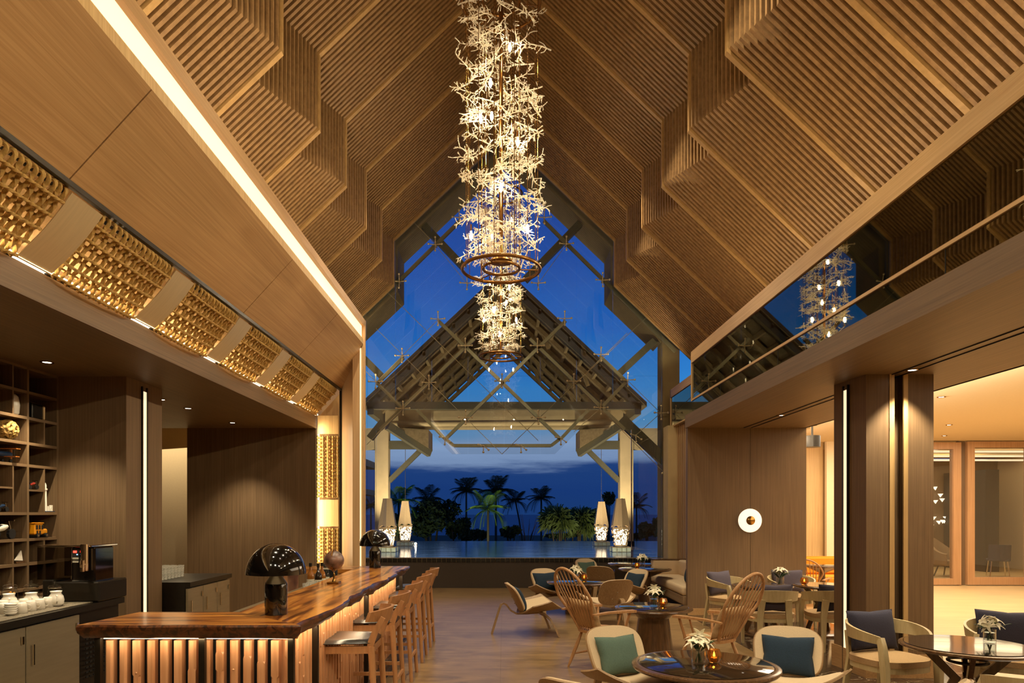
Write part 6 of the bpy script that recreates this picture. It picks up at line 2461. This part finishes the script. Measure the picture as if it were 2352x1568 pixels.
# ------------------------------------------------------------------ orange seating beyond the gap, lobby furniture
os_ = thing('orange_sofa', 'bright orange sofa glimpsed beyond the dining tables', 'sofa', (6.35, 14.2, 0))
for a, b, nm in (((-0.9, -0.35, 0.15), (0.9, 0.4, 0.42), 'seat'), ((-0.9, 0.25, 0.42), (0.9, 0.42, 0.80), 'backrest'), ((-0.9, -0.35, 0.42), (-0.72, 0.3, 0.62), 'arm')):
    bm = bmesh.new()
    bmesh.ops.create_cube(bm, size=1)
    for q in bm.verts:
        q.co = V([(a[i] + b[i]) / 2 + q.co[i] * (b[i] - a[i]) for i in range(3)])
    bmesh.ops.bevel(bm, geom=bm.edges[:], offset=0.04, segments=3, affect='EDGES')
    MB().bm(bm).build(nm, 'orange_fab', os_, smooth=50)
pedestal_table('small pale table before the orange sofa', (6.15, 13.2, 0), 0.8, 0.72, (0.05, 0.09), slim=True)
w3 = windsor('x')
w3.location = (5.75, 12.75, 0)
w3.rotation_euler = (0, 0, facing(0.6, 0.8))
w3['label'] = 'low spindle-back chair facing the orange sofa beyond the gap'
w3.scale = (0.95, 0.95, 0.78)
lc = thing('lounge_armchair', 'grey-beige tub armchair seen through the left lobby window', 'chair', (12.15, 18.6, 0), 0.6)
MB().grid(lambda u, v: ((0.42 + 0.06 * v) * math.cos(PI * (1.15 * u - 0.075)), (0.40 + 0.10 * v) * math.sin(PI * (1.15 * u - 0.075)), 0.35 + v * (0.28 + 0.42 * math.sin(PI * u) ** 2)), 24, 8, thick=0.07).build('shell', 'taupe_fab', lc, smooth=60)
MB().lathe([(0.001, 0.30), (0.36, 0.30), (0.40, 0.36), (0.38, 0.44), (0.001, 0.46)], 28).build('seat', 'taupe_fab', lc, smooth=60)
for sx, sy in ((-1, -1), (1, -1), (1, 1), (-1, 1)):
    MB().tube([(sx * 0.30, sy * 0.28, 0), (sx * 0.2, sy * 0.2, 0.31)], 0.018, 6).build('leg', 'dark_metal', lc)
pillow('dark pillow in the tub armchair behind the lobby window', 'plum', (12.15, 18.5, 0.47), 0.6, 0.3, 0.4, 0.34, 0.12)
dc = thing('lobby_side_chair', 'dark side chair seen through the right lobby window', 'chair', (13.45, 18.6, 0), -0.4)
MB().grid(lambda u, v: ((2 * u - 1) * 0.25, -0.24 - 0.05 * v + 0.10 * (2 * u - 1) ** 2, 0.45 + 0.42 * v), 10, 6, thick=0.03).build('backrest', 'navy', dc, smooth=60)
MB().cbox((0, 0, 0.45), (0.48, 0.46, 0.06), 0.02).build('seat', 'navy', dc)
for sx, sy in ((-1, -1), (1, -1), (1, 1), (-1, 1)):
    MB().tube([(sx * 0.22, sy * 0.2, 0), (sx * 0.18, sy * 0.17, 0.43)], 0.013, 6).build('leg', 'chrome', dc)
wl = thing('wall_lights_sculpture', 'cluster of small faceted glass wall lights in the room beyond the lobby window', 'wall lights', (14.1, 21.9, 0))
rnd = random.Random(6)
for i in range(22):
    x, z = rnd.uniform(-0.8, 0.6), rnd.uniform(1.3, 2.6)
    MB().lathe([(0.001, 0.06), (0.09, 0.06), (0.001, -0.06)], 3, close=False).build('facet', M['facet'] if 'facet' in M else M.setdefault('facet', emit('facet_glow', (1.0, 0.88, 0.7), 1.2)), wl, loc=(x, -0.05, z), rot=(0, 0, rnd.random() * 3))
